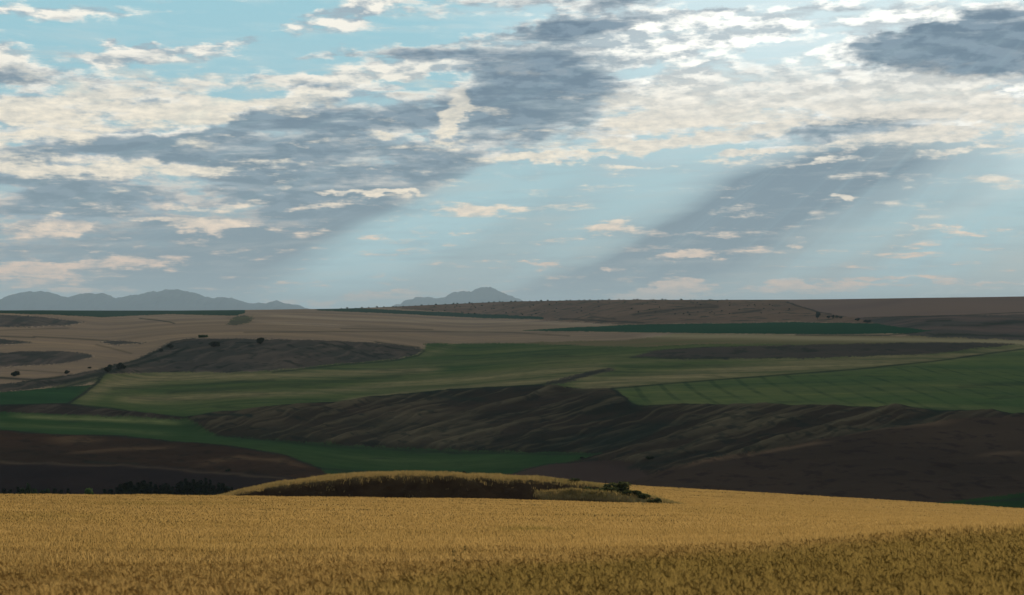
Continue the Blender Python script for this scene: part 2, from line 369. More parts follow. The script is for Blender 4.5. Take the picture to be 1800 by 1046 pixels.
# region: name, polygon in picture measurements, slope of the ground (rise per metre), dryness handled later
REG = [
 ('plateau', None, .012),
 ('ridge', [(690, 541), (700, 530), (1400, 510), (1460, 548), (1520, 560), (1590, 572), (1400, 566), (1100, 571), (960, 563), (850, 555)], .055),
 ('upland', [(1372, 500), (1386, 531), (1442, 550), (1520, 561), (1640, 556), (1800, 554), (2800, 560), (2800, 480)], .05),
 ('rough', [(1500, 560), (1640, 555), (1800, 553), (2800, 558), (2800, 600), (1800, 601), (1600, 592), (1560, 575)], .05),
 ('cropfar', [(-900, 540), (0, 540), (430, 540), (432, 550), (415, 555), (300, 552), (240, 554), (180, 557), (100, 553.5), (0, 550.5), (-900, 549)], .012),
 ('stubble', [(400, 572), (408, 559), (425, 555), (445, 558), (440, 566), (420, 572)], .012),
 ('cropfar', [(545, 540), (640, 542), (700, 545.5), (820, 551), (955, 557), (955, 561), (850, 559.5), (700, 552), (560, 546)], .02),
 ('cropband', [(915, 581.5), (1000, 575.5), (1100, 571), (1250, 569), (1400, 567), (1540, 570), (1640, 583), (1600, 587), (1450, 588), (1250, 586), (1050, 582.5)], .016),
 ('shade', [(-900, 552), (0, 553), (60, 556), (150, 567), (120, 573), (50, 576), (-900, 576)], .07),
 ('shade', [(-900, 594), (0, 596), (30, 599), (60, 603), (20, 606), (-900, 606)], .07),
 ('shade', [(175, 602), (210, 600), (260, 604), (200, 608)], .05),
 ('shade', [(-900, 622), (0, 621), (50, 618), (110, 618), (160, 624), (165, 629), (110, 640), (0, 646), (-900, 650)], .10),
 ('bank', [(-900, 690), (0, 676), (60, 668), (112, 661), (180, 648), (235, 634), (275, 616), (300, 602), (330, 595), (365, 596), (440, 596), (560, 599), (660, 603), (735, 611), (744, 617), (732, 625), (690, 633), (600, 639), (480, 651), (400, 655), (300, 655), (185, 660), (120, 676), (60, 684), (0, 690)], .17),
 ('stubble', [(60, 690), (120, 674), (185, 660), (172, 671), (100, 684)], .08),
 ('cropleft', [(-900, 700), (0, 690), (70, 684), (170, 676), (178, 668), (118, 712), (60, 714), (0, 714), (-900, 716)], .02),
 ('strips', [(1190, 586), (1600, 592), (1800, 600), (2800, 603), (2800, 612), (1800, 608), (1500, 606), (1250, 604), (1100, 612), (740, 605), (900, 603), (1100, 598)], .015),
 ('crop', [(182, 657), (300, 655), (400, 655), (480, 651), (600, 639), (690, 633), (735, 624), (748, 612), (745, 604), (900, 604), (1120, 610), (1240, 604), (1500, 606), (2800, 609), (1780, 612), (1640, 639), (1200, 671), (1080, 680), (985, 684), (950, 677), (870, 682), (760, 692), (640, 705), (500, 716), (380, 730), (330, 736), (250, 729), (118, 712), (150, 690)], .02),
 ('ledge', [(1110, 628), (1150, 617), (1240, 610), (1400, 606), (1600, 603), (1790, 605), (1720, 613), (1620, 624), (1400, 630), (1200, 632)], .12),
 ('ledge', [(945, 677), (985, 666), (1040, 652), (1075, 646), (1080, 650), (1030, 662), (990, 674)], .1),
 ('croprow', [(1075, 681), (1200, 671), (1500, 648), (1640, 634), (1810, 611), (2800, 520), (2800, 760), (1810, 728), (1600, 717), (1300, 715), (1110, 711)], .035),
 ('gully', [(250, 729), (330, 736), (380, 730), (500, 716), (640, 705), (760, 692), (870, 682), (950, 678), (985, 684), (1076, 681), (1110, 711), (1300, 715), (1600, 717), (1810, 728), (2800, 745), (2800, 960), (1100, 880), (900, 835), (1060, 797), (800, 793), (580, 782), (380, 765), (330, 741)], .115),
 ('brow', [(-900, 716), (0, 713), (118, 712), (250, 729), (330, 738), (200, 735), (60, 729), (-900, 722)], .10),
 ('croplow', [(-900, 722), (0, 727), (60, 728), (200, 735), (330, 740), (380, 766), (580, 783), (800, 794), (1060, 797), (1000, 812), (900, 832), (700, 850), (560, 850), (560, 822), (500, 800), (400, 784), (350, 780), (200, 766), (100, 765), (0, 757), (-900, 752)], .03),
 ('slopered', [(-900, 750), (0, 757), (100, 765), (200, 766), (350, 780), (400, 784), (500, 800), (560, 822), (600, 850), (420, 832), (250, 820), (0, 812), (-900, 810)], .10),
 ('floor', [(-900, 812), (0, 813), (250, 820), (420, 832), (600, 848), (700, 960), (-900, 960)], .03),
 ('knoll', [(885, 838), (930, 822), (980, 814), (1050, 811), (1110, 818), (1135, 836), (1180, 960), (800, 960)], .05),
 ('slope', [(1090, 852), (1150, 836), (1240, 812), (1340, 795), (1420, 778), (1560, 752), (1660, 742), (1810, 734), (2800, 760), (2800, 960), (1100, 960)], .13),
 ('cropend', [(1640, 884), (1720, 876), (1810, 866), (2800, 850), (2800, 960), (1640, 960)], .03),
]
NAMES = list(dict.fromkeys(r[0] for r in REG))
def classify(px, py, jit=1.0):
    jx = fbm(px / 26, py / 9, 3, 11) * 3.0 * jit; jy = fbm(px / 34, py / 11 + 50, 3, 12) * 1.6 * jit
    wn_ = np.random.default_rng(5); sx_ = wn_.normal(0, 2.6, px.shape); sy_ = wn_.normal(0, .7, px.shape)
    idx = np.zeros(px.shape, np.int16)
    idx[(py > 606) & (px > 760)] = NAMES.index('crop'); idx[(py > 700) | ((py > 640) & (px > 200) & (px < 760))] = NAMES.index('gully')
    hard = {'cropband', 'cropfar', 'cropleft', 'croprow'}
    for nm, poly, s in REG:
        if poly is None: continue
        k = .3 if nm in hard else 1.0
        idx[inpoly(px + (jx + sx_) * k, py + (jy + sy_) * k, poly)] = NAMES.index(nm)
    return idx
slope_of = np.array([next(r[2] for r in REG if r[0] == n) for n in NAMES])
S = np.zeros(PX.shape)
for nm, poly, s in REG:
    S = np.where(inpoly(PX, PY, poly), s, S) if poly is not None else np.full(PX.shape, s)
S = blur(blur(S, 9, 0), 75, 1)
HX, HY, T = ray(PX, PY)
# walking up a column: d(ln r) = -dT / (T + slope)
lnr = np.zeros(PX.shape); lnr[0] = math.log(430)
for i in range(1, NR):
    Tm = (T[i] + T[i - 1]) / 2; sm = (S[i] + S[i - 1]) / 2
    lnr[i] = lnr[i - 1] + (T[i - 1] - T[i]) / np.maximum(Tm + sm, .0085)
R = np.exp(lnr); Z = -R * T
print('valley reach', R[-1].min(), R[-1].max(), 'lowest', Z.min(), 'top', Z.max())

cls0 = classify(PX, PY)
def soft_mask(names, n=7):
    m = np.zeros(PX.shape)
    for nm, poly, s in REG:
        if poly is None: continue
        m = np.where(inpoly(PX, PY, poly), 1.0 if nm in names else 0.0, m)
    return blur(blur(m, n, 0), n * 3, 1)
WX, WY = R * HX, R * HY
edge = sst(PY - ysky[None], 0, 14)
# gullies running down and to the left across the scarps: ridged noise along tilted axes
def tilted(ang, lx, ly, seed, oct=4, warp=14):
    a = rad(ang); wx = PX + fbm(PX / 90, PY / 40, 3, seed + 40) * warp * 2; wy = PY + fbm(PX / 80, PY / 30, 3, seed + 50) * warp * .55
    u = wx * math.cos(a) - wy * math.sin(a); v = wx * math.sin(a) + wy * math.cos(a)
    return fbm(u / lx, v / ly, oct, seed, .5, True)
mg = soft_mask({'gully', 'brow'}); ms = soft_mask({'slope'}); mr = soft_mask({'slopered', 'floor'}); mb = soft_mask({'bank', 'shade'}); ml = soft_mask({'ledge', 'rough', 'ridge'})
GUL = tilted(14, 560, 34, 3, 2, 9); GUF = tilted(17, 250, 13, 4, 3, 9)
disp = mg * (GUL * .0042 + GUF * .0011) * sst(PX, 0, 500)
disp += mg * tilted(6, 420, 30, 8, 2) * .0015 * (1 - sst(PX, 300, 900))
disp += ms * (tilted(9, 420, 60, 5, 4) * .0018 + fbm(PX / 120, PY / 40, 4, 21) * .0008)
disp += mr * (tilted(7, 170, 20, 6, 3) * .0014)
disp += mb * (tilted(12, 110, 16, 7, 3) * .0008)
disp += ml * tilted(6, 120, 14, 9, 4) * .0008
disp += fbm(PX / 420, PY / 70, 3, 31) * .0009
disp += fbm(WX / 40, WY / 40, 4, 33) * .00022
Z = Z + disp * R * edge * sst(908 - PY, 0, 14)

# ripe crop bands, pale strips on slopes, and painted highlights on relief crests
def band(pts, w, soft=1.0):
    p = np.asarray(pts, float); yc = np.interp(PX, p[:, 0], p[:, 1]); ww = np.interp(PX, p[:, 0], np.full(len(p), w) if np.isscalar(w) else w)
    inside = sst(PX, p[0, 0], p[0, 0] + 60) * (1 - sst(PX, p[-1, 0] - 60, p[-1, 0]))
    return np.exp(-((PY - yc) / ww) ** 2 * soft) * inside
dry = np.zeros(PX.shape)
dry += band([(120, 712), (200, 672), (300, 663), (450, 660), (620, 655), (800, 648)], [14, 14, 9, 8, 7, 5]) * .95
dry += band([(180, 702), (300, 700), (420, 694), (560, 690), (700, 676), (900, 660), (1100, 640)], [8, 8, 7, 6, 9, 12, 10]) * .75
dry += band([(560, 712), (700, 693), (860, 678), (960, 670), (1080, 654)], 5) * .8
dry += band([(700, 640), (760, 620), (800, 608), (830, 606)], 6) * .35
dry += band([(980, 680), (1080, 672), (1300, 652), (1500, 638), (1640, 630), (1790, 613), (1900, 600)], [10, 13, 13, 12, 9, 5, 4]) * 1.0
dry += band([(1050, 640), (1250, 630), (1450, 634), (1650, 622)], 4) * .4
dry += band([(1100, 709), (1300, 711), (1500, 712), (1700, 716), (1900, 724)], [9, 9, 6, 5, 5]) * .6
dry += band([(1100, 690), (1200, 690), (1400, 690), (1600, 684), (1750, 672)], [14, 14, 12, 9, 8]) * .45
dry += band([(0, 732), (150, 737), (260, 741), (340, 745)], 4) * .9
dry += band([(-60, 745), (150, 752), (330, 765)], 5) * .25
dry += band([(600, 640), (900, 636), (1150, 626)], 5) * .25
dry += band([(420, 788), (560, 805), (800, 815), (950, 815)], 9) * .15
dry += band([(1100, 590), (1300, 591), (1600, 598), (1800, 603), (2400, 606)], [4, 5, 5, 4, 4]) * .9
dry += band([(-60, 824), (0, 815), (200, 820), (420, 835), (560, 850)], 2.5) * .4           # pale track edge on the valley floor
dry += band([(60, 776), (150, 774), (200, 772)], 6) * .7 + band([(100, 800), (220, 792), (330, 786)], 4) * .5 + band([(330, 822), (420, 806), (500, 812), (560, 826)], 4) * .6
dry += band([(1180, 832), (1240, 814), (1340, 797), (1420, 783), (1480, 776)], [3, 3, 3, 3, 3]) * .8
dry += band([(1400, 782), (1460, 762), (1560, 750), (1700, 742)], 5) * .5 + band([(1700, 806), (1760, 800), (1860, 795)], 4) * .5
dry += band([(430, 552), (600, 562), (900, 566), (1100, 572)], 3) * .6 + band([(430, 566), (520, 570), (640, 574)], 3) * .7
dry += band([(200, 560), (330, 557), (430, 560)], 5) * .4
dry += mg * sst(GUL, .45, .9) * .55 + mg * sst(GUF, .45, .85) * .45  # gully crests lightened along the relief: painted highlights, not ripeness
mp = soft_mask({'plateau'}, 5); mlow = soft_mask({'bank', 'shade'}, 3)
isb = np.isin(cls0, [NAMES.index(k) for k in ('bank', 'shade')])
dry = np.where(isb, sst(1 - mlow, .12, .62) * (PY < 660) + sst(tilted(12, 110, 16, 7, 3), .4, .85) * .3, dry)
def lines(pts, w, amt=1.0):
    """a narrow strip along a polyline of picture measurements"""
    d2 = np.full(PX.shape, 1e9); p = np.asarray(pts, float)
    for a, b in zip(p, p[1:]):
        ab = b - a; t_ = np.clip(((PX - a[0]) * ab[0] + (PY - a[1]) * ab[1]) / (ab @ ab), 0, 1)
        d2 = np.minimum(d2, (PX - a[0] - t_ * ab[0]) ** 2 * .25 + (PY - a[1] - t_ * ab[1]) ** 2)
    return amt * np.exp(-d2 / (w * w))
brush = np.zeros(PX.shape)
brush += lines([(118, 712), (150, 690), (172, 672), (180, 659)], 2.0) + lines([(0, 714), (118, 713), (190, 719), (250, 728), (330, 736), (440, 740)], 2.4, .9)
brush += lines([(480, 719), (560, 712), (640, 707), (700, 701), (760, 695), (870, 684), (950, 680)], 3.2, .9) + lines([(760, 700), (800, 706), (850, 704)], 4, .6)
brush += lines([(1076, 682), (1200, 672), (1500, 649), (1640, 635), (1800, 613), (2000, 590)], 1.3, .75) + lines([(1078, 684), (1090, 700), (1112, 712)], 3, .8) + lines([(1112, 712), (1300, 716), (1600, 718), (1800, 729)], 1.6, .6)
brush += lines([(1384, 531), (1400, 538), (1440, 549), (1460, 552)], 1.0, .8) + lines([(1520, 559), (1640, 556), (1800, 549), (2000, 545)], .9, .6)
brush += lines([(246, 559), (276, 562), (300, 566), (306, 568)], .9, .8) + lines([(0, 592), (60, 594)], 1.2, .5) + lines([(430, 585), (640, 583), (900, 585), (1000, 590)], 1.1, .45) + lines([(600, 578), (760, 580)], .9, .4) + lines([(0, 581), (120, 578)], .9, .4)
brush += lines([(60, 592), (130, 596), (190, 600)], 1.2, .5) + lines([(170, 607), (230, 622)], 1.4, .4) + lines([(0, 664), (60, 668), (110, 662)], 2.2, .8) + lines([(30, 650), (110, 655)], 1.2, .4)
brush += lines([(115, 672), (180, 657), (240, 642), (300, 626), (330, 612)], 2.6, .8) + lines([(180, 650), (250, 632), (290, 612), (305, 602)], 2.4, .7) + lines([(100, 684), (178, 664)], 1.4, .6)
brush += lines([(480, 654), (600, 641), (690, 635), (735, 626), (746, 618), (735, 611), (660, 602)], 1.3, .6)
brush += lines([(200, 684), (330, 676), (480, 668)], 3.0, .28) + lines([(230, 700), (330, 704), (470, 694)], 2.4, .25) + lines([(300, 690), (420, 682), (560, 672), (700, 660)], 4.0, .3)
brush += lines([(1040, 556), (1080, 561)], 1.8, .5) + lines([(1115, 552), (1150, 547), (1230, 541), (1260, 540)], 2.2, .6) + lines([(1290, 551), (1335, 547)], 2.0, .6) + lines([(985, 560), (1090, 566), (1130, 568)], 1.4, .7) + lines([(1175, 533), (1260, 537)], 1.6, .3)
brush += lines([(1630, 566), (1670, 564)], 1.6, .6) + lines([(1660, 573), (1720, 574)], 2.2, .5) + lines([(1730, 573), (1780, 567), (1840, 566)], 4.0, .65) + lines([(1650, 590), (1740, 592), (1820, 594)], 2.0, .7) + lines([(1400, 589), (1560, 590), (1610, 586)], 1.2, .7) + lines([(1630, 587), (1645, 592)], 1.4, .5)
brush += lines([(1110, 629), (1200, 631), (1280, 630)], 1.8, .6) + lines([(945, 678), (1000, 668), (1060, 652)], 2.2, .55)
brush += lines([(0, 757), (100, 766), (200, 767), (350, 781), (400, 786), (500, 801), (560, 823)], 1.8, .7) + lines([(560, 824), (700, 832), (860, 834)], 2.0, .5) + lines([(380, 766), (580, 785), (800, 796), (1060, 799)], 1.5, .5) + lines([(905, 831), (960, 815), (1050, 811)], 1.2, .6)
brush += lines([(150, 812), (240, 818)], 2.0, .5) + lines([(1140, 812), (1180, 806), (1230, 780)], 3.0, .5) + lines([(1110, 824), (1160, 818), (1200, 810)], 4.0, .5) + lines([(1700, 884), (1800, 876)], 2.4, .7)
brush += mg * sst(-GUL, -.1, .45) * .75 + soft_mask({'croplow', 'crop', 'croprow', 'cropleft'}) * sst(fbm(PX / 130, PY / 9, 4, 87), .22, .6) * .35  # gully bottoms take painted shade through the brush colour; crop patches are random
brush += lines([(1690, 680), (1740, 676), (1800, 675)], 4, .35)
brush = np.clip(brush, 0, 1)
dry = np.clip(dry + fbm(WX / 160, WY / 160, 3, 61) * .18, 0, 1)

# far side of the skyline and under the front edge: keep the sheet going down so that nothing is hollow
def ext(a, k): return a[-1:] * k
WXf = np.concatenate([WX, WX[-1:] * 1.06, WX[-1:] * 1.5], 0); WYf = np.concatenate([WY, WY[-1:] * 1.06, WY[-1:] * 1.5], 0)
Zf = np.concatenate([Z, Z[-1:] - R[-1:] * .004, Z[-1:] - 80 - R[-1:] * .02], 0)
dryf = np.concatenate([dry, dry[-1:], dry[-1:]], 0); brushf = np.concatenate([brush, brush[-1:], brush[-1:]], 0)
clsv = np.concatenate([cls0, cls0[-1:], cls0[-1:]], 0)
NRf, NC = Zf.shape
iv = np.arange(NRf * NC).reshape(NRf, NC)
quads = np.stack([iv[:-1, :-1], iv[:-1, 1:], iv[1:, 1:], iv[1:, :-1]], -1).reshape(-1, 4)
pxc = (PX[:-1, :-1] + PX[1:, 1:]) / 2; pyc = (PY[:-1, :-1] + PY[1:, 1:]) / 2
fc = classify(pxc, pyc); fc = np.concatenate([fc, fc[-1:], fc[-1:]], 0).ravel()
VV = np.stack([WXf.ravel(), WYf.ravel(), Zf.ravel()], 1)
_me = None
def ground_at(px, py):
    """point of the valley surface seen at a picture measurement"""
    j = int(np.argmin(np.abs(XS - px))); col = PY[:, j]; i = int(np.argmin(np.abs(col - py)))
    return np.array([WX[i, j], WY[i, j], Z[i, j]]), R[i, j]

L = s2l
GREEN1, GREEN2, OLIVE = (.030, .070, .028), (.018, .050, .024), (.27, .21, .10)
MATS = {
 'plateau': soil_mat('dry_wheat_far', (.33, .225, .128), (.215, .152, .095), (.44, .32, .20), 1 / 200, (.4, 1.5, 1), 12, tram=(.185, .135, .10)),
 'ridge': soil_mat('rangeland', (.18, .115, .075), (.13, .088, .06), None, 1 / 160, speck=(.045, .05, .035), speck_scale=1 / 26, speck_amt=.8),
 'upland': soil_mat('upland_wheat', (.19, .13, .096), (.165, .115, .09), None, 1 / 300, (.4, 1.5, 1), -8),
 'rough': soil_mat('rough_pasture', (.13, .088, .07), (.06, .062, .05), None, 1 / 170, (.6, 1.4, 1), 0, speck=(.035, .045, .035), speck_scale=1 / 60, speck_amt=.7),
 'cropfar': soil_mat('far_crop', (.020, .052, .030), (.014, .040, .026), None, 1 / 300, (.4, 1.4, 1)),
 'cropband': soil_mat('band_crop', (.012, .050, .026), (.016, .060, .030), None, 1 / 260, (.4, 1.4, 1)),
 'shade': soil_mat('shade_toned_hollow', (.045, .052, .042), (.065, .058, .048), (.20, .14, .105), 1 / 90, (.5, 1.2, 1), speck=(.025, .03, .025), speck_scale=1 / 22, speck_amt=.5),  # shade of the hollows put into a dark ground colour
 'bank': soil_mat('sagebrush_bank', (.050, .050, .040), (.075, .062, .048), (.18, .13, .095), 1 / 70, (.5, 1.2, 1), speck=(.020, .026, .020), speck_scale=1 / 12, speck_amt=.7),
 'stubble': soil_mat('stubble', (.10, .10, .05), (.08, .075, .05), None, 1 / 60),
 'cropleft': soil_mat('left_crop', (.034, .082, .030), (.022, .058, .026), (.11, .11, .04), 1 / 110, (.5, 1.3, 1), tram=(.018, .045, .02)),
 'strips': soil_mat('strip_crop', (.11, .105, .045), (.15, .115, .06), (.30, .24, .13), 1 / 160, (.4, 1.6, 1), -6),
 'crop': soil_mat('green_barley', (.052, .088, .028), (.108, .125, .042), OLIVE, 1 / 90, (.35, 1.3, 1), 18, tram=(.030, .058, .026), speck=(.10, .11, .05), speck_scale=1 / 7, speck_amt=.3),
 'ledge': soil_mat('scrub_ledge', (.052, .048, .038), (.075, .060, .046), None, 1 / 60, (.6, 1.2, 1), speck=(.022, .03, .022), speck_scale=1 / 16, speck_amt=.6),
 'croprow': soil_mat('row_crop', (.112, .135, .042), (.068, .106, .036), (.19, .18, .065), 1 / 70, (.4, 1.4, 1), 24, tram=(.046, .080, .034), speck=(.10, .12, .055), speck_scale=1 / 7, speck_amt=.3, rows=(1, 13.5, .5, (.018, .045, .022))),
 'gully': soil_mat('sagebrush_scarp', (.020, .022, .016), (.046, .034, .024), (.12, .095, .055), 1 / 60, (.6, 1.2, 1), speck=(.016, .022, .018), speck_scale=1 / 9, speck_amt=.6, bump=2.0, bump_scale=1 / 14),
 'brow': soil_mat('scrub_brow', (.028, .024, .019), (.040, .032, .026), (.09, .07, .05), 1 / 40, speck=(.018, .02, .016), speck_scale=1 / 9),
 'croplow': soil_mat('low_crop', (.040, .080, .026), (.026, .062, .024), (.19, .20, .075), 1 / 90, (.4, 1.2, 1), 8, tram=(.022, .048, .018)),
 'slopered': soil_mat('red_brown_slope', (.050, .029, .019), (.028, .020, .015), (.13, .078, .042), 1 / 50, (.5, 1.2, 1), speck=(.02, .018, .014), speck_scale=1 / 8, speck_amt=.5, bump=1.0, bump_scale=1 / 9),
 'floor': soil_mat('valley_floor', (.020, .016, .016), (.027, .020, .018), (.11, .075, .045), 1 / 40),
 'knoll': soil_mat('brown_knoll', (.075, .050, .036), (.060, .040, .032), None, 1 / 70),
 'slope': soil_mat('ploughed_slope', (.042, .030, .022), (.062, .042, .029), (.15, .095, .055), 1 / 80, (.5, 1.2, 1), speck=(.026, .018, .017), speck_scale=1 / 8, speck_amt=.6, bump=.8, bump_scale=1 / 8),
 'cropend': soil_mat('end_crop', (.030, .066, .020), (.018, .042, .016), None, 1 / 40),
}
INFO = {
 'plateau': ('plateau', 'dry brownish plateau of ripe fields stretching to the left horizon', 'plateau'),
 'ridge': ('hill', 'dark brown rangeland ridge dotted with brush on the skyline', 'hill'),
 'upland': ('hillside', 'smooth brown upland field forming the skyline at right', 'hillside'),
 'rough': ('pasture', 'patchy grey-green rough pasture below the smooth upland at right', 'pasture'),
 'cropfar': ('far_field', 'thin dark green crop strips along the far horizon', 'field'),
 'cropband': ('field', 'long wedge of deep green crop below the brushy ridge', 'field'),
 'shade': ('hollow', 'plateau hollows at far left, their shade painted dark slate-green', 'hollow'),
 'bank': ('hillside', 'dark scrubby bank stepping down from the plateau at left', 'hillside'),
 'stubble': ('field', 'small greyish stubble wedge below the dark scrubby bank', 'field'),
 'cropleft': ('field', 'green crop patch at left edge beyond a dark diagonal boundary', 'field'),
 'strips': ('field', 'pale yellowish ripening strip crossing the middle distance', 'field'),
 'crop': ('field', 'broad green barley field streaked with olive bands across the middle', 'field'),
 'ledge': ('hillside', 'dark scrub ledges between the green fields at right of centre', 'hillside'),
 'croprow': ('field', 'green field with dark diagonal crop rows at the right', 'field'),
 'gully': ('hillside', 'dark sagebrush hillside creased by diagonal gullies', 'hillside'),
 'brow': ('bank', 'narrow dark brow between two green fields at left', 'bank'),
 'croplow': ('field', 'lowest green crop field running from left edge to behind the grassy mound', 'field'),
 'slopered': ('hillside', 'reddish brown eroded slope under the lowest green field', 'hillside'),
 'floor': ('ground', 'nearly black valley floor behind the wheat at lower left', 'ground'),
 'knoll': ('hill', 'low brown knoll just behind the right end of grassy mound', 'hill'),
 'slope': ('hillside', 'large bare dark brown slope above the far wheat edge at right', 'hillside'),
 'cropend': ('field', 'sliver of dark green crop at right edge behind the wheat', 'field'),
}
remap = np.full(len(VV), -1, np.int64)
for k, nm in enumerate(NAMES):
    sel = quads[fc == k]
    if not len(sel): continue
    u = np.unique(sel); remap[u] = np.arange(len(u))
    # normals come from the whole sheet so that neighbouring fields meet without a seam
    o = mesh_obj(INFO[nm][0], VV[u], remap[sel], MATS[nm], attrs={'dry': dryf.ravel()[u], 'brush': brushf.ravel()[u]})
    tag(o, INFO[nm][1], INFO[nm][2], 'structure')

# the plain that carries everything, out to the mountains
m_plain = soil_mat('plain', (.16, .12, .085), (.07, .075, .045), None, 1 / 900)
g_ = 60000.0
o = mesh_obj('ground', [(-g_, -3000, -190), (g_, -3000, -190), (g_, g_, -190), (-g_, g_, -190)], np.array([[0, 1, 2, 3]]), m_plain, smooth=False)
tag(o, 'low plain between the fields and the blue mountains', 'ground', 'structure')

# ------------------------------------------------------------------ mountains
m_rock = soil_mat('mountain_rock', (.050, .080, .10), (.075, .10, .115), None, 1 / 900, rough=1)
def mountain(name, pts, dist, depth, label, seed):
    p = np.asarray(pts, float); xs = np.arange(p[0, 0], p[-1, 0] + .1, 1.5)
    yt = np.interp(xs, p[:, 0], p[:, 1]); yt = blur(yt, 3, 0) + fbm(xs / 30, xs * 0, 6, seed, .62) * 8
    hx, hy, Tt = ray(xs, yt)
    N = 41; w = np.linspace(-1, 1, N)[:, None]
    X, Y = np.repeat((hx * dist)[None], N, 0), (hy * dist)[None] + w * depth
    base = -260.0; H = np.maximum(-Tt * dist, -230) - base
    spur = fbm(X / 1300, Y / 1300, 6, seed + 3, .6, True)
    Zm = base + H[None] * np.clip(1 - np.abs(w) ** 1.1, 0, 1) + spur * 260 * np.minimum(np.abs(w) * 3, 1) * (1 - np.abs(w)) - 120 * np.minimum(np.abs(w) * 3, 1) * (1 - np.abs(w))
    n, m = Zm.shape; i = np.arange(n * m).reshape(n, m)
    q = np.stack([i[:-1, :-1], i[:-1, 1:], i[1:, 1:], i[1:, :-1]], -1).reshape(-1, 4)
    tag(mesh_obj(name, np.stack([X.ravel(), Y.ravel(), Zm.ravel()], 1), q, m_rock), label, 'mountains', 'structure')
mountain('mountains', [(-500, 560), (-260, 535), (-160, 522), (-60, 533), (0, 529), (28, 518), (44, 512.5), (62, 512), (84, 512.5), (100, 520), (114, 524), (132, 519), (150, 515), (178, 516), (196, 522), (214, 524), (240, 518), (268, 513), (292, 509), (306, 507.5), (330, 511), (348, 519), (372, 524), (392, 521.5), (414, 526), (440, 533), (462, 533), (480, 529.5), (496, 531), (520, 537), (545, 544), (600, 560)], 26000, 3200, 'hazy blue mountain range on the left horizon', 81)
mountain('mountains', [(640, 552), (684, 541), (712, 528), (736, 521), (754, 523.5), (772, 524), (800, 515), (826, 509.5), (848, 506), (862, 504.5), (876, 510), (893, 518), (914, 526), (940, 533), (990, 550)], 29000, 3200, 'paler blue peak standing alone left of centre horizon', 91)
# ------------------------------------------------------------------ the wheat hill in front
YH = [(-900, 1300), (100, 1075), (350, 1047), (600, 1021), (900, 990), (1200, 969), (1500, 948), (1800, 927), (2100, 925), (2760, 925)]   # brow of the near rise
YC = [(-900, 862), (0, 868.5), (400, 871), (880, 877), (1190, 886), (1500, 902), (1800, 918), (2200, 930), (2760, 935)]             # crest of the hill
YF = [(-900, 990), (600, 930), (760, 862), (900, 849), (1000, 846.5), (1090, 851.5), (1300, 863.5), (1500, 875), (1800, 893.5), (2300, 915), (2760, 925)]   # far edge of the crop
def near_column(x):
    """distance and drop along one bearing: list of (picture y, distance)"""
    yh, yc, yf = prof(x, YH), prof(x, YC), prof(x, YF)
    yh = max(yh, yc + 7)
    def T_(y): return float(ray(x, y)[2])
    ys, rs = [], []
    a = np.linspace(1500, 1046, 60)
    rs += list(12 * np.exp(-(np.array([T_(v) for v in a]) - T_(1046)) / .26)); ys += list(a)
    r = 12.0
    if yh < 1046:
        b = np.linspace(1046, yh, 90)[1:]
        rb = 12 * np.exp((T_(1046) - np.array([T_(v) for v in b])) / .056); rs += list(rb); ys += list(b); r = rb[-1]
        J = 1 + .75 * float(sst(np.array(1046 - yh), 0, 110))
        ys += [yh + 3.0]; rs += [r * (1 + J) / 2]; r *= J; ys += [yh]; rs += [r]
    else:
        ys += [1046 - .01 * k for k in range(91)]; rs += [12 + .001 * k for k in range(91)]
        yh = 1045
    c = np.linspace(0, 1, 150)[1:]
    ys += list(yh + (yc - yh) * c); rs += list(r * (165 / r) ** (c ** 1.0))
    vis = len(ys)
    if yf < yc - 1:
        ys += [yc + 5]; rs += [182]
        d = np.linspace(0, 1, 70)
        ys += list(yc + 3 + (yf - yc - 3) * d); rs += list(200 * (330 / 200) ** d)
    else:
        ys += [yc + 5 + .2 * k for k in range(71)]; rs += [182 + k * 2.1 for k in range(71)]
    ys += [max(ys[-1], yf) + 18, 935]; rs += [380, 432]
    return ys, rs
XN = np.concatenate([np.arange(-900, -60, 20.0), np.arange(-60, 1860, 3.0), np.arange(1860, 2760, 20.0)])
colY, colR = zip(*[near_column(x) for x in XN])
NY = np.array(colY).T; NRR = np.array(colR).T
NX = np.repeat(XN[None], NY.shape[0], 0)
nhx, nhy, nT = ray(NX, NY)
NZ = -NRR * nT
n_az = np.arctan2(nhx, nhy)
NWX, NWY = NRR * nhx, NRR * nhy
ndisp = fbm(NWX / 9, NWY / 9, 3, 71) * .10 * sst(NRR, 8, 30) + fbm(NWX / 2.2, NWY / 2.2, 3, 72) * .045 * (1 - sst(NRR, 60, 200))
ndisp += fbm(NWX / 30 + .3, NWY / 5, 3, 73) * .12 * sst(NRR, 25, 60)
NZ = NZ + ndisp
NVr, NVc = NZ.shape
# canopy tops are NZ; the closed stand of stalks below them is a sheet a little lower
ii = np.arange(NVr * NVc).reshape(NVr, NVc)
nq = np.stack([ii[:-1, :-1], ii[:-1, 1:], ii[1:, 1:], ii[1:, :-1]], -1).reshape(-1, 4)

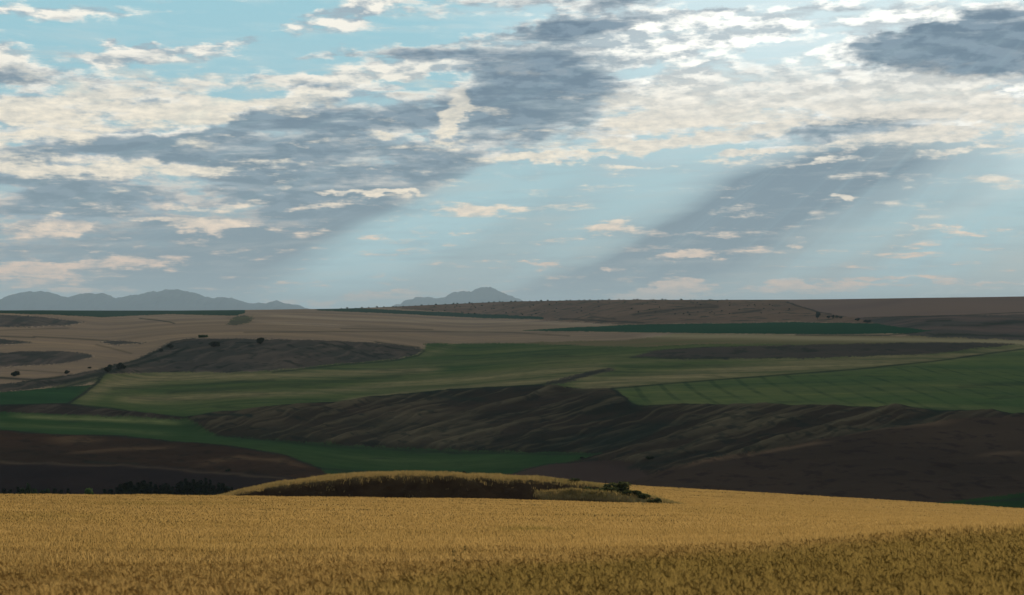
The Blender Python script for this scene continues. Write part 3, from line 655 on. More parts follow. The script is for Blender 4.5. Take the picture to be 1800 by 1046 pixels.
def wheat_material(name, g1, g2, g3, trans, shade_scale=.16, rough=.5):
    m, g = new_mat(name); nt = g.nt
    at = g.new('ShaderNodeAttribute', attribute_name='tone', attribute_type='GEOMETRY'); tone = V(nt, at.outputs['Fac'])
    ag = g.new('ShaderNodeAttribute', attribute_name='green', attribute_type='GEOMETRY'); grn = V(nt, ag.outputs['Fac'])
    oc = g.new('ShaderNodeTexCoord').outputs['Object']
    n = g.noise(g.mapping(oc, scale=(.35, 1.2, 1), rot=(0, 0, rad(-6))), shade_scale, 6, .62)
    c = g.mix(tone, g1, g2)
    c = g.mix(((n - .5) * 2.6 + .35).clamp() * .75, c, g2)
    c = g.mix((grn + (n - .5) * .5).clamp(), c, g3)
    d = g.new('ShaderNodeBsdfDiffuse'); g.put(d.inputs['Color'], c); d.inputs['Roughness'].default_value = rough
    o = g.new('ShaderNodeOutputMaterial')
    t = g.new('ShaderNodeBsdfTranslucent'); g.put(t.inputs[0], c)
    mx = g.new('ShaderNodeMixShader'); mx.inputs[0].default_value = trans
    g.ln(d.outputs[0], mx.inputs[1]); g.ln(t.outputs[0], mx.inputs[2]); g.ln(mx.outputs[0], o.inputs[0])
    return m
def greenness(px, py):
    e = lambda x, y, a, b: np.exp(-((px - x) / a) ** 2 - ((py - y) / b) ** 2)
    g = e(930, 931, 60, 5) * .8 + e(300, 885, 150, 4) * .4 + e(80, 908, 120, 7) * .35 + e(650, 945, 260, 8) * .18 + e(1400, 895, 220, 5) * .15 + e(330, 960, 200, 10) * .12
    g += sst(py - prof(px.ravel(), YH).reshape(px.shape), -4, 22) * sst(px, 250, 900) * .8
    return np.clip(g, 0, 1)
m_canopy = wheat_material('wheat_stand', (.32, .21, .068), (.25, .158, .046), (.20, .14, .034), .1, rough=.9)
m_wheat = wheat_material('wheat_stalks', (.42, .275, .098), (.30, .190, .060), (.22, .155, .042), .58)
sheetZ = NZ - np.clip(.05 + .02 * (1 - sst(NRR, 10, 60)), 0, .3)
gr = greenness(NX, NY)
tone_s = np.clip(.45 + fbm(NWX / 3, NWY / 1.2, 4, 77) * .9, 0, 1)
first = nq[:, 0] // NVc
hill_end = NVr - 73
def put_sheet(name, rows, label):
    sel = nq[rows]; u = np.unique(sel); rm = np.full(NVr * NVc, -1, np.int64); rm[u] = np.arange(len(u))
    P = np.stack([NWX, NWY, sheetZ], -1).reshape(-1, 3)[u]
    o = mesh_obj(name, P, rm[sel], m_canopy, attrs={'tone': tone_s.ravel()[u], 'green': gr.ravel()[u]})
    tag(o, label, 'field', 'structure')
put_sheet('wheat_field', first < hill_end, 'golden ripe wheat field filling the foreground')
put_sheet('wheat_field', first >= hill_end, 'paler wheat slope behind the grassy mound, sinking to the right')

def near_at(px, py=None, r=None):
    """canopy top point on the near hill: for a picture measurement or a distance"""
    j = int(np.argmin(np.abs(XN - px)))
    k = int(np.argmin(np.abs(NRR[:, j] - r))) if r is not None else int(np.argmin(np.abs(NY[:hill_end, j] - py)))
    return np.array([NWX[k, j], NWY[k, j], NZ[k, j]]), NRR[k, j]

# --- single stalks close by: stem, nodding bearded ear, awns, a dry leaf
def stalk(rng):
    v, f3, f4 = [], [], []
    lean = rng.uniform(-.08, .10); nod = rng.uniform(.2, 2.4)
    top = np.array([lean, 0, rng.uniform(-.10, .03)])
    b = np.array([0, 0, -.5]); w = .0028
    k = len(v); v += [b + (0, -w, 0), b + (0, w, 0), (b + top) / 2 + (-.012, w, 0), (b + top) / 2 + (-.012, -w, 0), top + (0, w, 0), top + (0, -w, 0)]
    f4 += [(k, k + 1, k + 2, k + 3), (k + 3, k + 2, k + 4, k + 5)]
    p = top.copy(); a = rng.uniform(.1, .5); rings = []
    Ls = rng.uniform(.016, .025)
    for i, rr in enumerate((.0025, .0065, .0075, .0055, .0012)):
        d = np.array([math.sin(a), 0, math.cos(a)]); nrm = np.array([math.cos(a), 0, -math.sin(a)])
        k = len(v)
        for q in range(4):
            t_ = q * math.pi / 2; v.append(p + nrm * rr * math.cos(t_) + np.array([0, 1, 0]) * rr * .8 * math.sin(t_))
        rings.append((k, p.copy(), d.copy())); p = p + d * Ls; a += nod / 4
    for (k0, _, _), (k1, _, _) in zip(rings, rings[1:]):
        for q in range(4): f4.append((k0 + q, k0 + (q + 1) % 4, k1 + (q + 1) % 4, k1 + q))
    for i in range(7):
        k0, pc, d = rings[1 + i % 4]; s_ = rng.uniform(-.35, .35); u_ = rng.uniform(-.3, .3)
        dd = d + np.array([u_, s_, rng.uniform(-.05, .15)]); dd /= np.linalg.norm(dd)
        k = len(v); ln_ = rng.uniform(.06, .12)
        v += [pc + (0, -.0009, 0), pc + (0, .0009, 0), pc + dd * ln_ + (0, 0, -.01)]; f3.append((k, k + 1, k + 2))
    for _q in range(2):
        h = rng.uniform(-.30, -.06); an = rng.uniform(0, 6.28); l1 = rng.uniform(.08, .16); w = rng.uniform(.004, .008)
        d = np.array([math.cos(an), math.sin(an), 0]); sd = np.array([-d[1], d[0], 0]) * w
        p0 = np.array([lean * .5, 0, h]); p1 = p0 + d * l1 * .5 + (0, 0, l1 * .7); p2 = p1 + d * l1 * .7 + (0, 0, rng.uniform(-.10, .03))
        k = len(v); v += [p0 - sd * .6, p0 + sd * .6, p1 + sd, p1 - sd, p2]
        f4.append((k, k + 1, k + 2, k + 3)); f3.append((k + 3, k + 2, k + 4))
    return np.array(v), np.array(f3), np.array(f4)
def scatter(protos, pos, rotz, tilt, scale, extra):
    """merge copies of the prototypes; extra: per-copy attribute dict"""
    VS, F3, F4, off = [], [], [], 0; EX = {k: [] for k in extra}
    which = RNG.integers(0, len(protos), len(pos))
    for pi, (v, f3, f4) in enumerate(protos):
        s_ = np.where(which == pi)[0]; n = len(s_)
        if not n: continue
        c, s = np.cos(rotz[s_])[:, None], np.sin(rotz[s_])[:, None]; sc = scale[s_][:, None]
        x = v[None, :, 0] * sc + tilt[s_, 0][:, None] * v[None, :, 2]; y = v[None, :, 1] * sc + tilt[s_, 1][:, None] * v[None, :, 2]
        P = np.stack([x * c - y * s + pos[s_, 0][:, None], x * s + y * c + pos[s_, 1][:, None], v[None, :, 2] * sc + pos[s_, 2][:, None]], -1).reshape(-1, 3)
        o = (off + np.arange(n) * len(v))[:, None, None]
        if len(f3): F3.append((f3[None] + o).reshape(-1, 3))
        if len(f4): F4.append((f4[None] + o).reshape(-1, 4))
        for k in extra: EX[k].append(np.repeat(extra[k][s_], len(v)))
        VS.append(P); off += n * len(v)
    fs = ([np.concatenate(F3)] if F3 else []) + ([np.concatenate(F4)] if F4 else [])
    return np.concatenate(VS), fs, {k: np.concatenate(x) for k, x in EX.items()}
def on_hill(px, r):
    """z and picture-y of the canopy for arrays of bearing column and distance"""
    j = np.clip(np.searchsorted(XN, px), 0, len(XN) - 1); z = np.empty(len(px)); yy = np.empty(len(px)); hx = np.empty(len(px)); hy = np.empty(len(px))
    for c in np.unique(j):
        s_ = j == c
        z[s_] = np.interp(r[s_], NRR[:, c], NZ[:, c]); yy[s_] = np.interp(r[s_], NRR[:, c], NY[:, c])
        hx[s_] = np.interp(r[s_], NRR[:, c], nhx[:, c]); hy[s_] = np.interp(r[s_], NRR[:, c], nhy[:, c])
    # spread across the width of the column
    da = (px - XN[j]) / F
    return hx + da * hy, hy - da * hx, z, yy
def wheat_batch(n, r0, r1, pw, pxlo, pxhi, protos, sc0, sc1):
    px = RNG.uniform(pxlo, pxhi, n); u = RNG.random(n)
    r = (r0 ** pw + (r1 ** pw - r0 ** pw) * u) ** (1 / pw)
    hx, hy, z, yy = on_hill(px, r)
    pos = np.stack([hx * r, hy * r, z], 1)
    tone = np.clip(RNG.normal(.45, .16, n) + .9 * fbm(pos[:, 0] / 2.5, pos[:, 1] / 2.5, 3, 55), 0, 1); gg = np.clip(greenness(px, yy) + RNG.normal(0, .10, n), 0, 1)
    wind = rad(205)
    return scatter(protos, pos, RNG.normal(wind, 1.7, n), RNG.normal(0, .16, (n, 2)), RNG.uniform(sc0, sc1, n), {'tone': tone, 'green': gg})
rs_ = np.random.default_rng(3)
protos = [stalk(rs_) for _ in range(18)]
v, f, ex = wheat_batch(62000, 9, 38, 1.7, -500, 2300, protos, .75, 1.05)
tag(mesh_obj('wheat', v, f, m_wheat, smooth=True, attrs=ex), 'near wheat stalks with bearded nodding ears along the bottom of the picture', 'wheat', 'stuff')
# --- farther off only the tips show above the stand
def tips(rng, w):
    v, f3, f4 = [], [], []
    for q in range(3):
        a = rng.uniform(0, 6.28); c = np.array([rng.normal(0, .12), rng.normal(0, .12), 0]); h = rng.uniform(.05, .16); l = rng.normal(0, .05, 2)
        d = np.array([math.cos(a), math.sin(a), 0]) * w
        k = len(v); v += [c + (0, 0, -.18) - d * .4, c + (0, 0, -.18) + d * .4, c + d + (l[0] * .5, l[1] * .5, h * .3 - .04), c + (l[0], l[1], h - .05), c - d + (l[0] * .5, l[1] * .5, h * .3 - .04)]
        f4.append((k, k + 1, k + 2, k + 4)); f3.append((k + 4, k + 2, k + 3))
    return np.array(v), np.array(f3), np.array(f4)
tipn = [tips(rs_, .0065) for _ in range(12)]; tipp = [tips(rs_, .012) for _ in range(10)]; tipq = [tips(rs_, .030) for _ in range(10)]
v4, f4_, e4 = wheat_batch(140000, 9, 34, 1.6, -500, 2300, tipn, .5, .85)
v1, f1, e1 = wheat_batch(84000, 24, 75, 1.0, -280, 2080, tipp, .8, 1.2)
v2, f2, e2 = wheat_batch(90000, 60, 168, 1.0, -140, 1940, tipq, .8, 1.3)
def far_tips(n):
    px = RNG.uniform(960, 1940, n); u = RNG.random(n); r = 202 * (330 / 202) ** u
    hx, hy, z, yy = on_hill(px, r); ok = prof(px, YF) < prof(px, YC) - 1; hx, hy, z, yy, r, px = (q_[ok] for q_ in (hx, hy, z, yy, r, px)); n = len(r)
    return scatter(tipq, np.stack([hx * r, hy * r, z], 1), RNG.uniform(0, 6.28, n), RNG.normal(0, .13, (n, 2)), RNG.uniform(1.1, 1.7, n), {'tone': np.clip(RNG.normal(.38, .25, n), 0, 1), 'green': np.clip(greenness(px, yy) + RNG.normal(0, .08, n), 0, 1)})
tag(mesh_obj('wheat', v4, f4_, m_wheat, attrs=e4), 'fine flag leaves and ears filling the near wheat stand', 'wheat', 'stuff')
v3, f3_, e3 = far_tips(60000)
tag(mesh_obj('wheat', v3, f3_, m_wheat, attrs=e3), 'ears of wheat on the paler slope behind the crest at right', 'wheat', 'stuff')
tag(mesh_obj('wheat', np.concatenate([v1, v2]), [f1[0], f1[1], f2[0] + len(v1), f2[1] + len(v1)], m_wheat, attrs={k: np.concatenate([e1[k], e2[k]]) for k in e1}),
    'ears of ripe wheat farther up the golden field', 'wheat', 'stuff')

# ------------------------------------------------------------------ grassy mound beyond the crest
MT = [(372, 876), (395, 870), (430, 861), (480, 851), (540, 842), (600, 835), (660, 831), (720, 830), (780, 831), (840, 834), (900, 838), (950, 840), (1000, 845), (1050, 852), (1100, 861), (1140, 871), (1175, 880), (1205, 889)]
ML = [(790, 900), (820, 890), (850, 882), (885, 874.5), (920, 869), (950, 865.5), (1000, 861), (1050, 863), (1090, 868), (1130, 876), (1170, 886), (1190, 895)]
mx_ = np.arange(372, 1206, 2.0); mr_ = np.concatenate([np.linspace(166, 186, 70), np.linspace(186.5, 214, 40)])
MX, MR = np.meshgrid(mx_, mr_)
yt = blur(prof(mx_, MT), 9, 0) + 2.0 + fbm(mx_ / 30, mx_ * 0, 3, 15) * .7
ybase = prof(mx_, YC)
Tt_ = ray(mx_, yt)[2]; Tb_ = ray(mx_, ybase + 10)[2]
front = (MR - 168) / 18; jag = fbm(MX / 40, MR / 5, 4, 19)
wid = .46 + .22 * sst(MX, 800, 1000) + jag * .22
pf = np.where(front < 0, 0, np.where(front < 1, .80 * sst(front, 0.06, wid) + .20 * np.clip(front, 0, 1) ** .8, 1 - sst(MR, 190, 214)))
MZ = -MR * (Tb_[None] * (1 - pf) + np.minimum(Tt_, Tb_)[None] * pf)
yl = blur(prof(mx_, ML), 7, 0); zl = -174 * ray(mx_, np.clip(yl, 0, 1000))[2]
lump = zl[None] - np.maximum(0, MR - 174) * .30 - np.maximum(0, 174 - MR) * .45
MZ = np.maximum(MZ, np.where((MX > 802) & (MX < 1195), lump, -999))
MZ += (fbm(MX / 18, MR / 2.5, 4, 23) * .22 + fbm(MX / 60, MR / 9, 3, 24) * .2) * np.clip(pf * 2, 0, 1) * np.clip((ybase + 6 - yt) / 14, 0, 1)[None]
mhx, mhy, _ = ray(MX, np.full(MX.shape, 860.0))
MWX, MWY = MR * mhx, MR * mhy
n, m = MZ.shape; i = np.arange(n * m).reshape(n, m); q = np.stack([i[:-1, :-1], i[:-1, 1:], i[1:, 1:], i[1:, :-1]], -1).reshape(-1, 4)
m_bank = soil_mat('mound_shaded_soil', (.034, .020, .012), (.055, .034, .018), (.26, .19, .075), 1 / 3, rough=1, bump=.15, bump_scale=1.2)  # bare soil, with the backlit front's shade also put into the colour
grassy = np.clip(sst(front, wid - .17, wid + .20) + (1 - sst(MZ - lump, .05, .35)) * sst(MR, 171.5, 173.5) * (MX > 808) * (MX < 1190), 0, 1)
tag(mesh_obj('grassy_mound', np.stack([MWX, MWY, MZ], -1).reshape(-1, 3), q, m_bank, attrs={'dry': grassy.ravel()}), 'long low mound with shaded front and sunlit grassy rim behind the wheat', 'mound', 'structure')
def blade(rng, h, w):
    v, f3, f4 = [], [], []
    for k_ in range(4):
        a = rng.uniform(0, 6.28); c = np.array([rng.normal(0, .15), rng.normal(0, .15), 0]); hh = h * rng.uniform(.6, 1.15); d = np.array([math.cos(a), math.sin(a), 0]) * w; l = rng.normal(0, .22, 2) * hh
        k = len(v); v += [c - d + (0, 0, -.1), c + d + (0, 0, -.1), c + d * .8 + (l[0] * .4, l[1] * .4, hh * .6), c - d * .8 + (l[0] * .4, l[1] * .4, hh * .6), c + (l[0], l[1], hh)]
        f4.append((k, k + 1, k + 2, k + 3)); f3.append((k + 3, k + 2, k + 4))
    return np.array(v), np.array(f3), np.array(f4)
gp = [blade(rs_, .34, .02) for _ in range(10)]
w_ = (.004 + grassy * (1 - .65 * sst(MX, 1040, 1100)) * (1 + .6 * fbm(MX / 25, MR / 4, 3, 44))) * (MR < 206); w_ = np.clip(w_, 0, None).ravel(); w_ /= w_.sum()
ix = RNG.choice(len(w_), 34000, p=w_)
P = np.stack([MWX, MWY, MZ], -1).reshape(-1, 3)[ix] + RNG.normal(0, .12, (34000, 3)) * (1, 1, 0)
gx = MX.ravel()[ix]
v, f, ex = scatter(gp, P, RNG.uniform(0, 6.28, 34000), RNG.normal(0, .15, (34000, 2)), RNG.uniform(.6, 1.3, 34000), {'tone': np.clip(RNG.normal(.5, .25, 34000), 0, 1), 'green': np.clip(.12 + .62 * sst(gx, 860, 1060) * (RNG.random(34000)) + RNG.normal(0, .1, 34000) + .25 * (fbm(gx / 40, P[:, 1] / 6, 3, 9)), 0, 1)})
m_grass = wheat_material('mound_grass', (.36, .25, .10), (.24, .165, .06), (.12, .115, .04), .45, .4, .6)
tag(mesh_obj('grass', v, f, m_grass, attrs=ex), 'tall dry grass standing on the mound', 'grass', 'stuff')
def mound_at(px, r):
    j = int(np.argmin(np.abs(mx_ - px))); k = int(np.argmin(np.abs(mr_ - r))); return np.array([MWX[k, j], MWY[k, j], MZ[k, j]])
# ------------------------------------------------------------------ trees and bushes
def quad_leaves(c, nrm_rand, size, rng):
    """one leaf-clump quad per centre; returns verts, quads"""
    n = len(c)
    a = rng.normal(size=(n, 3)); a /= np.linalg.norm(a, axis=1)[:, None]
    b = np.cross(a, rng.normal(size=(n, 3))); b /= np.linalg.norm(b, axis=1)[:, None]
    s = (size * rng.uniform(.6, 1.3, n))[:, None]
    v = np.stack([c - a * s - b * s * .55, c + a * s * .2 - b * s * .8, c + a * s + b * s * .5, c - a * s * .3 + b * s * .8], 1).reshape(-1, 3)
    return v, np.arange(4 * n).reshape(n, 4)
def limb(p0, p1, r0, r1, sides=6):
    p0, p1 = np.asarray(p0, float), np.asarray(p1, float); d = (p1 - p0) / np.linalg.norm(p1 - p0)
    u = np.cross(d, (0.3, .9, .1)); u /= np.linalg.norm(u); w = np.cross(d, u)
    ang = np.arange(sides) * 2 * math.pi / sides
    ring = lambda p, r: p + r * (np.cos(ang)[:, None] * u + np.sin(ang)[:, None] * w)
    mid = (p0 + p1) / 2 + u * r0 * .3
    v = np.concatenate([ring(p0, r0), ring(mid, (r0 + r1) / 2), ring(p1, r1)])
    f = []
    for k in (0, sides):
        for q in range(sides): f.append((k + q, k + (q + 1) % sides, k + sides + (q + 1) % sides, k + sides + q))
    return v, np.array(f)
def join(parts):
    vs, fs, o = [], [], 0
    for v, f in parts: vs.append(v); fs.append(f + o); o += len(v)
    return np.concatenate(vs), np.concatenate(fs)
m_bark = soil_mat('bark', (.05, .036, .026), (.035, .025, .018), None, 2.0)
m_conifer = leaf_mat('conifer_needles', (.010, .016, .011), (.018, .026, .014), .5, .1)
m_dark = leaf_mat('dark_foliage', (.014, .022, .013), (.026, .034, .016), .5, .12)
m_green = leaf_mat('green_foliage', (.045, .085, .022), (.075, .12, .03), .5, .4)
m_slate = leaf_mat('slate_foliage', (.018, .034, .026), (.03, .05, .036), .4, .12)
m_shrub = leaf_mat('shrub_foliage', (.042, .052, .020), (.105, .105, .040), 1.6, .35)

def conifer_mesh(rng):
    """unit height; needle clumps on whorls that shorten upward"""
    cs = []
    for h in np.arange(.10, .97, .045):
        Rr = .20 * (1 - h) ** .8 * rng.uniform(.7, 1.2) + .012
        for q in range(rng.integers(5, 9)):
            a = rng.uniform(0, 6.28); L_ = Rr * rng.uniform(.6, 1.15)
            for t_ in np.linspace(.25, 1, 4): cs.append((math.cos(a) * L_ * t_, math.sin(a) * L_ * t_, h - .10 * t_ * L_ / .2 + rng.normal(0, .008)))
    cs = np.array(cs); v, f = quad_leaves(cs, 0, .034, rng)
    return v, f
def crown_mesh(rng, n=900, lumps=9, flat=1.0, size=.075, low=.0):
    """unit-size broad crown: leaf clumps gathered on several uneven lobes, with gaps"""
    lc = rng.normal(size=(lumps, 3)); lc /= np.linalg.norm(lc, axis=1)[:, None]; lc *= rng.uniform(.15, .36, lumps)[:, None]; lc[:, 2] *= flat
    lr = rng.uniform(.13, .25, lumps); k = rng.integers(0, lumps, n)
    d = rng.normal(size=(n, 3)); d /= np.linalg.norm(d, axis=1)[:, None]
    p = lc[k] + d * (lr[k] * rng.uniform(.45, 1.08, n) ** .7)[:, None] * (1, 1, flat)
    p[:, 2] += .5 * flat + low
    return quad_leaves(p, 0, size, rng)

def put_tree(name, label, cat, base, height, width, kind, rng, group=None, mat=None, parts=True):
    o = bpy.data.objects.new(name, None); C.objects.link(o); o.location = base; o.rotation_euler = (0, 0, rng.uniform(0, 6.28))
    o.empty_display_size = .1
    tag(o, label, cat, None, group)
    if kind == 'conifer':
        v, f = conifer_mesh(rng); v = v * (height * width, height * width, height)
        mesh_obj('crown', v, f, mat or m_conifer, o)
        tv, tf = limb((0, 0, -.3), (0, 0, height * .93), height * .022, height * .003)
        mesh_obj('trunk', tv, tf, m_bark, o)
    else:
        v, f = crown_mesh(rng, 1100 if height > 2 else 500, rng.integers(7, 12), rng.uniform(.8, 1.0))
        tr = height * (.22 if kind == 'tree' else .06)
        v = v * (width, width, (height - tr) / .95) + (0, 0, tr)
        mesh_obj('crown', v, f, mat or m_dark, o)
        ps = [limb((0, 0, -.4), (0, 0, tr + height * .3), width * .045, width * .02)]
        for q in range(5):
            a = rng.uniform(0, 6.28); ps.append(limb((0, 0, tr * .8), (math.cos(a) * width * .26, math.sin(a) * width * .26, tr + height * rng.uniform(.3, .55)), width * .022, width * .007))
        tv, tf = join(ps); mesh_obj('trunk', tv, tf, m_bark, o)
    return o
pr = np.random.default_rng(11)

# bushes on the hills: picture measurement of the foot, size in picture units
HB = [(27, 661, 15, 10, 'round dark bush standing alone at the far left edge of the plateau'),
      (191, 655, 14, 14, 'left one of the two dark round bushes on the bank foot'),
      (212, 651, 15, 15, 'right and slightly bigger of the two dark round bushes on the bank foot'),
      (377, 611, 20, 10, 'low spreading dark bush on the scrubby bank'),
      (458, 606, 14, 13, 'upright dark bush near the crest of the scrubby bank'),
      (117, 657, 8, 6, 'tiny dark bush on the slope left of the two round bushes'),
      (157, 648, 9, 4, 'tiny flat bush between the lone bush and the two round bushes'),
      (300, 613, 12, 8, 'small dark bush on the steep left shoulder of the bank'),
      (284, 620, 9, 6, 'small low bush below the steep left shoulder of the bank'),
      (1141, 814, 16, 8, 'dark bush in the valley bottom below the gullies'),
      (1022, 806, 8, 5, 'tiny bush on the edge of the lowest green crop'),
      (400, 829, 10, 5, 'tiny dark bush on the valley floor beside the mound tail')]
for x, y, w, h, lab in HB:
    p, r = ground_at(x, y); put_tree('bush', lab, 'bush', p - (0, 0, .3), h * r / F * 1.05, w * r / F * 1.15, 'bush', pr)
p, r = ground_at(1437, 563); put_tree('tree', 'tallest rounded tree of the distant grove below the ridge', 'tree', p, 13 * r / F, 10 * r / F, 'tree', pr, mat=m_slate)
for x, h, lab in ((1456, 6, 'leftmost small tree of the low clump right of the tallest grove tree'), (1464, 7, 'tallest of the low clump of trees in the distant grove'), (1471, 6, 'third tree of the low clump in the distant grove'), (1478, 5, 'rightmost small tree of the low clump in the distant grove')):
    p, r = ground_at(x, 562); put_tree('tree', lab, 'tree', p, h * r / F, 8 * r / F, 'tree', pr, 'trees of the distant grove', m_slate)
for x, y, w, lab in ((1508, 566, 12, 'low bush on the field edge right of the distant grove'), (1524, 569, 14, 'wider low bush at the end of the deep green crop wedge')):
    p, r = ground_at(x, y); put_tree('bush', lab, 'bush', p, 5 * r / F, w * r / F, 'bush', pr, mat=m_slate)
# strip of hedge at the field corner on the plateau
p, r = ground_at(357, 594); o = bpy.data.objects.new('hedge', None); C.objects.link(o); o.location = p; tag(o, 'short squared green hedge at the field corner above the bank', 'hedge')
v, f = quad_leaves(pr.uniform((-4.6, -1.2, .1), (4.6, 1.2, 2.5), (900, 3)) * (r / 1500, 1, r / 1500), 0, .35, pr); mesh_obj('foliage', v, f, leaf_mat('hedge_leaves', (.05, .08, .03), (.03, .05, .02), .3), o)
for x in (-3.6, -1.5, .6, 2.9):
    tv, tf = limb((x * r / 1500, 0, -.3), (x * r / 1500 + .2, .1, 1.8), .08, .03); mesh_obj('stem', tv, tf, m_bark, o)

# brush dots on the ridge
jv = [crown_mesh(pr, 90, 5, .8, .16) for _ in range(4)]
jm = []
for v, f in jv:
    o = mesh_obj('juniper', v - (0, 0, .05), f, m_slate); jm.append(o)
def place_juniper(n, px, py, h):
    p, r = ground_at(px, py); s = h * r / F
    o = jm[n % 4] if n < 4 else jm[n % 4].copy()
    if n >= 4: C.objects.link(o)
    o.location = p; o.scale = (s * 1.25, s * 1.25, s); o.rotation_euler = (0, 0, pr.uniform(0, 6.28))
    sky_ = py < prof(px, SKYL) + 1.6
    tag(o, 'tiny dark juniper dotting the skyline of the brown ridge' if sky_ else 'tiny dark juniper speckling the near slope of the brown ridge', 'juniper', None, 'junipers on the skyline' if sky_ else 'junipers on the ridge slope')
n = 0
for x in np.concatenate([np.arange(598, 700, 13), np.arange(700, 1280, 10.5)]):
    x = x + pr.normal(0, 3.5); place_juniper(n, x, prof(x, SKYL) + .8, pr.uniform(1.8, 3.8)); n += 1
for _ in range(110):
    x = pr.uniform(740, 1400); y = prof(x, SKYL) + pr.uniform(4, 26) * min(1, (x - 640) / 250); place_juniper(n, x, y, pr.uniform(1.4, 3.0)); n += 1

# row of trees at the foot of the wheat hill
def valley_tree(px, ytop, width, kind, label, group=None, mat=None, r=455):
    hx, hy, Tt = ray(px, ytop); zt = -r * float(Tt) + .6; zg = -66.0
    return put_tree('conifer' if kind == 'conifer' else 'tree', label, 'tree', np.array([float(hx) * r, float(hy) * r, zg]), zt - zg, width, kind, pr, group, mat)
cl = [(206, 858), (213, 853), (221, 850), (228, 848), (236, 855), (243, 850), (251, 847), (259, 852), (266, 849), (273, 853), (281, 855), (289, 852), (297, 853), (304, 857), (311, 853), (318, 848), (325, 843), (333, 850), (340, 844), (347, 849), (354, 846), (362, 842), (369, 845), (376, 856), (384, 850), (391, 852), (399, 857), (408, 859), (195, 861), (183, 862), (120, 861), (96, 860), (30, 858), (8, 861), (18, 863), (108, 863)]
for x, y in cl:
    tall = x in (325, 362)
    lab = {325: 'tall pointed conifer at the left end of the highest group in the dark tree row', 362: 'highest pointed conifer of the dark tree row left of the mound'}.get(x, 'black silhouetted conifer in the tree row behind the wheat at lower left')
    valley_tree(x + pr.normal(0, 1), y, .85 if tall else pr.uniform(.9, 1.5), 'conifer', lab, None if tall else 'conifers behind the wheat', r=pr.uniform(450, 470))
valley_tree(157, 845, 4.2, 'tree', 'yellow-green round-topped tree rising alone among the dark trees', mat=m_green, r=448)
for x, y, w, lab in ((42, 850, 4.5, 'dull green leafy tree nearest the left edge of the tree row'), (58, 849, 5, 'broadest dull green leafy tree in the left part of the row'), (76, 855, 4.5, 'lower dull green leafy tree right of the broadest one')):
    valley_tree(x, y, w, 'tree', lab, mat=leaf_mat('dull_leaves', (.018, .032, .016), (.03, .048, .02), .5, .2), r=450)

# bushes on the mound
b = mound_at(819, 186); put_tree('bush', 'small dark bush alone on top of the grassy mound', 'bush', b - (0, 0, .15), .85, 1.25, 'bush', pr)
MB = [(1068, 176, 1.1, 2.0, 'leftmost low green shrub at the foot of the mound'), (1084, 178, 1.3, 2.2, 'dark green shrub near the right shoulder of the mound'), (1098, 180, 1.2, 1.9, 'tallest leafy shrub on the tapering right end of the mound'),
      (1108, 175, .9, 1.7, 'broad shrub in front of the tallest leafy one on the mound end'), (1122, 176, 1.0, 1.9, 'bushy shrub midway down the tapering mound end'), (1133, 174, .7, 1.3, 'small rounded shrub near the tail of the mound'),
      (1147, 173, .75, 1.1, 'first of the two small shrubs at the mound tail'), (1157, 173, .8, 1.0, 'upright second small shrub at the mound tail'), (1184, 171, .75, 1.6, 'last isolated shrub standing off the mound tail in the wheat'),
      (1040, 176, .7, 1.8, 'low shrub in the grass at the right side of the mound'), (1010, 182, .6, 1.6, 'dark tuft-like shrub high on the right side of the mound')]
for x, r, h, w, lab in MB:
    b = mound_at(x, r); put_tree('shrub', lab, 'shrub', b - (0, 0, .15), h * 1.35, w * 1.35, 'bush', pr, mat=m_shrub)
# weathered posts at the far edge of the crop
for x, hh, lab in ((1064, .95, 'taller thin wooden post at the far wheat edge above the mound end'), (1039, .6, 'shorter thin wooden post left of the taller one at the wheat edge')):
    p, r = near_at(x, r=322); tv, tf = join([limb(p - (0, 0, .6), p + (0.03, 0, hh), .085, .06, 8), limb(p + (0.03, 0, hh), p + (.035, 0, hh + .05), .06, .02, 8)])
    tag(mesh_obj('fence_post', tv, tf, m_bark), lab, 'post')
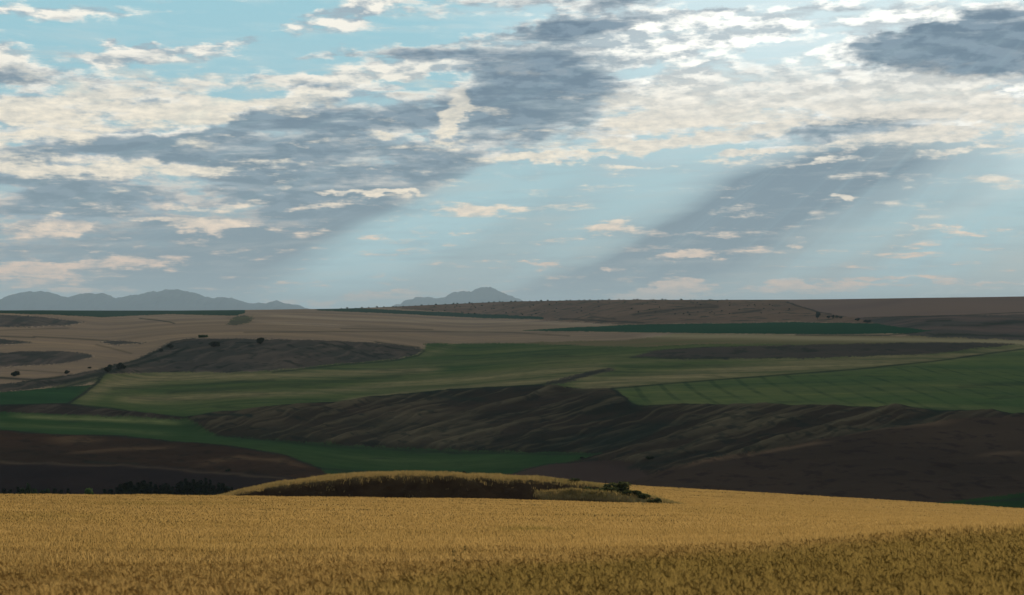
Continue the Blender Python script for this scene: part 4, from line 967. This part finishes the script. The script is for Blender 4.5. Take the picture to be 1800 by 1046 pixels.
# a dry weed above the ears
p, r = near_at(806, py=1006)
ps = [limb(p - (0, 0, .5), p + (.02, 0, .22), .003, .002, 4)]
for q in range(9):
    a = pr.uniform(0, 6.28); h = pr.uniform(.05, .2); ps.append(limb(p + (.02 * h / .22, 0, h), p + (math.cos(a) * .07, math.sin(a) * .07, h + pr.uniform(.03, .08)), .0018, .0012, 4))
tv, tf = join(ps); lv, lf = quad_leaves(np.concatenate([v_[-4:] for v_, _ in ps[1:]]), 0, .014, pr)
o = bpy.data.objects.new('weed', None); C.objects.link(o); o.location = (0, 0, 0); tag(o, 'spindly branching weed sticking out of the wheat near bottom centre', 'weed')
mesh_obj('stem', tv, tf, m_grass, o, attrs={'tone': np.full(len(tv), 1.0), 'green': np.full(len(tv), .5)}); mesh_obj('seed_head', lv, lf, m_grass, o, attrs={'tone': np.full(len(lv), .8), 'green': np.full(len(lv), .3)})
# ------------------------------------------------------------------ sun and air
from mathutils import Vector
sl = bpy.data.lights.new('sun', 'SUN'); sl.energy = SUN_E; sl.angle = rad(.5); sl.color = (1, .86, .66)
so = bpy.data.objects.new('sun', sl); C.objects.link(so); so.rotation_euler = Vector(SUN_DIR).to_track_quat('Z', 'Y').to_euler()
if HAZE:
    m, g = new_mat('air')
    pv = g.new('ShaderNodeVolumePrincipled'); pv.inputs['Color'].default_value = (.58, .76, .90, 1); pv.inputs['Density'].default_value = HAZE; pv.inputs['Anisotropy'].default_value = 0
    mo = g.new('ShaderNodeOutputMaterial'); g.ln(pv.outputs[0], mo.inputs['Volume'])
    dg = [o for o in C.objects if o.type == 'MESH']
    lo = min(min((o.matrix_world @ Vector(c)).z for c in o.bound_box) for o in dg) - 1; hi = 560
    x0, x1, y0, y1 = -62000, 62000, -3500, 62000
    vs = [(x, y, z) for z in (lo, hi) for y in (y0, y1) for x in (x0, x1)]
    o = mesh_obj('haze', vs, np.array([[0, 2, 3, 1], [4, 5, 7, 6], [0, 1, 5, 4], [1, 3, 7, 5], [3, 2, 6, 7], [2, 0, 4, 6]]), m, smooth=False)
    tag(o, 'thin bluish haze over the valley and mountains', 'haze', 'stuff')
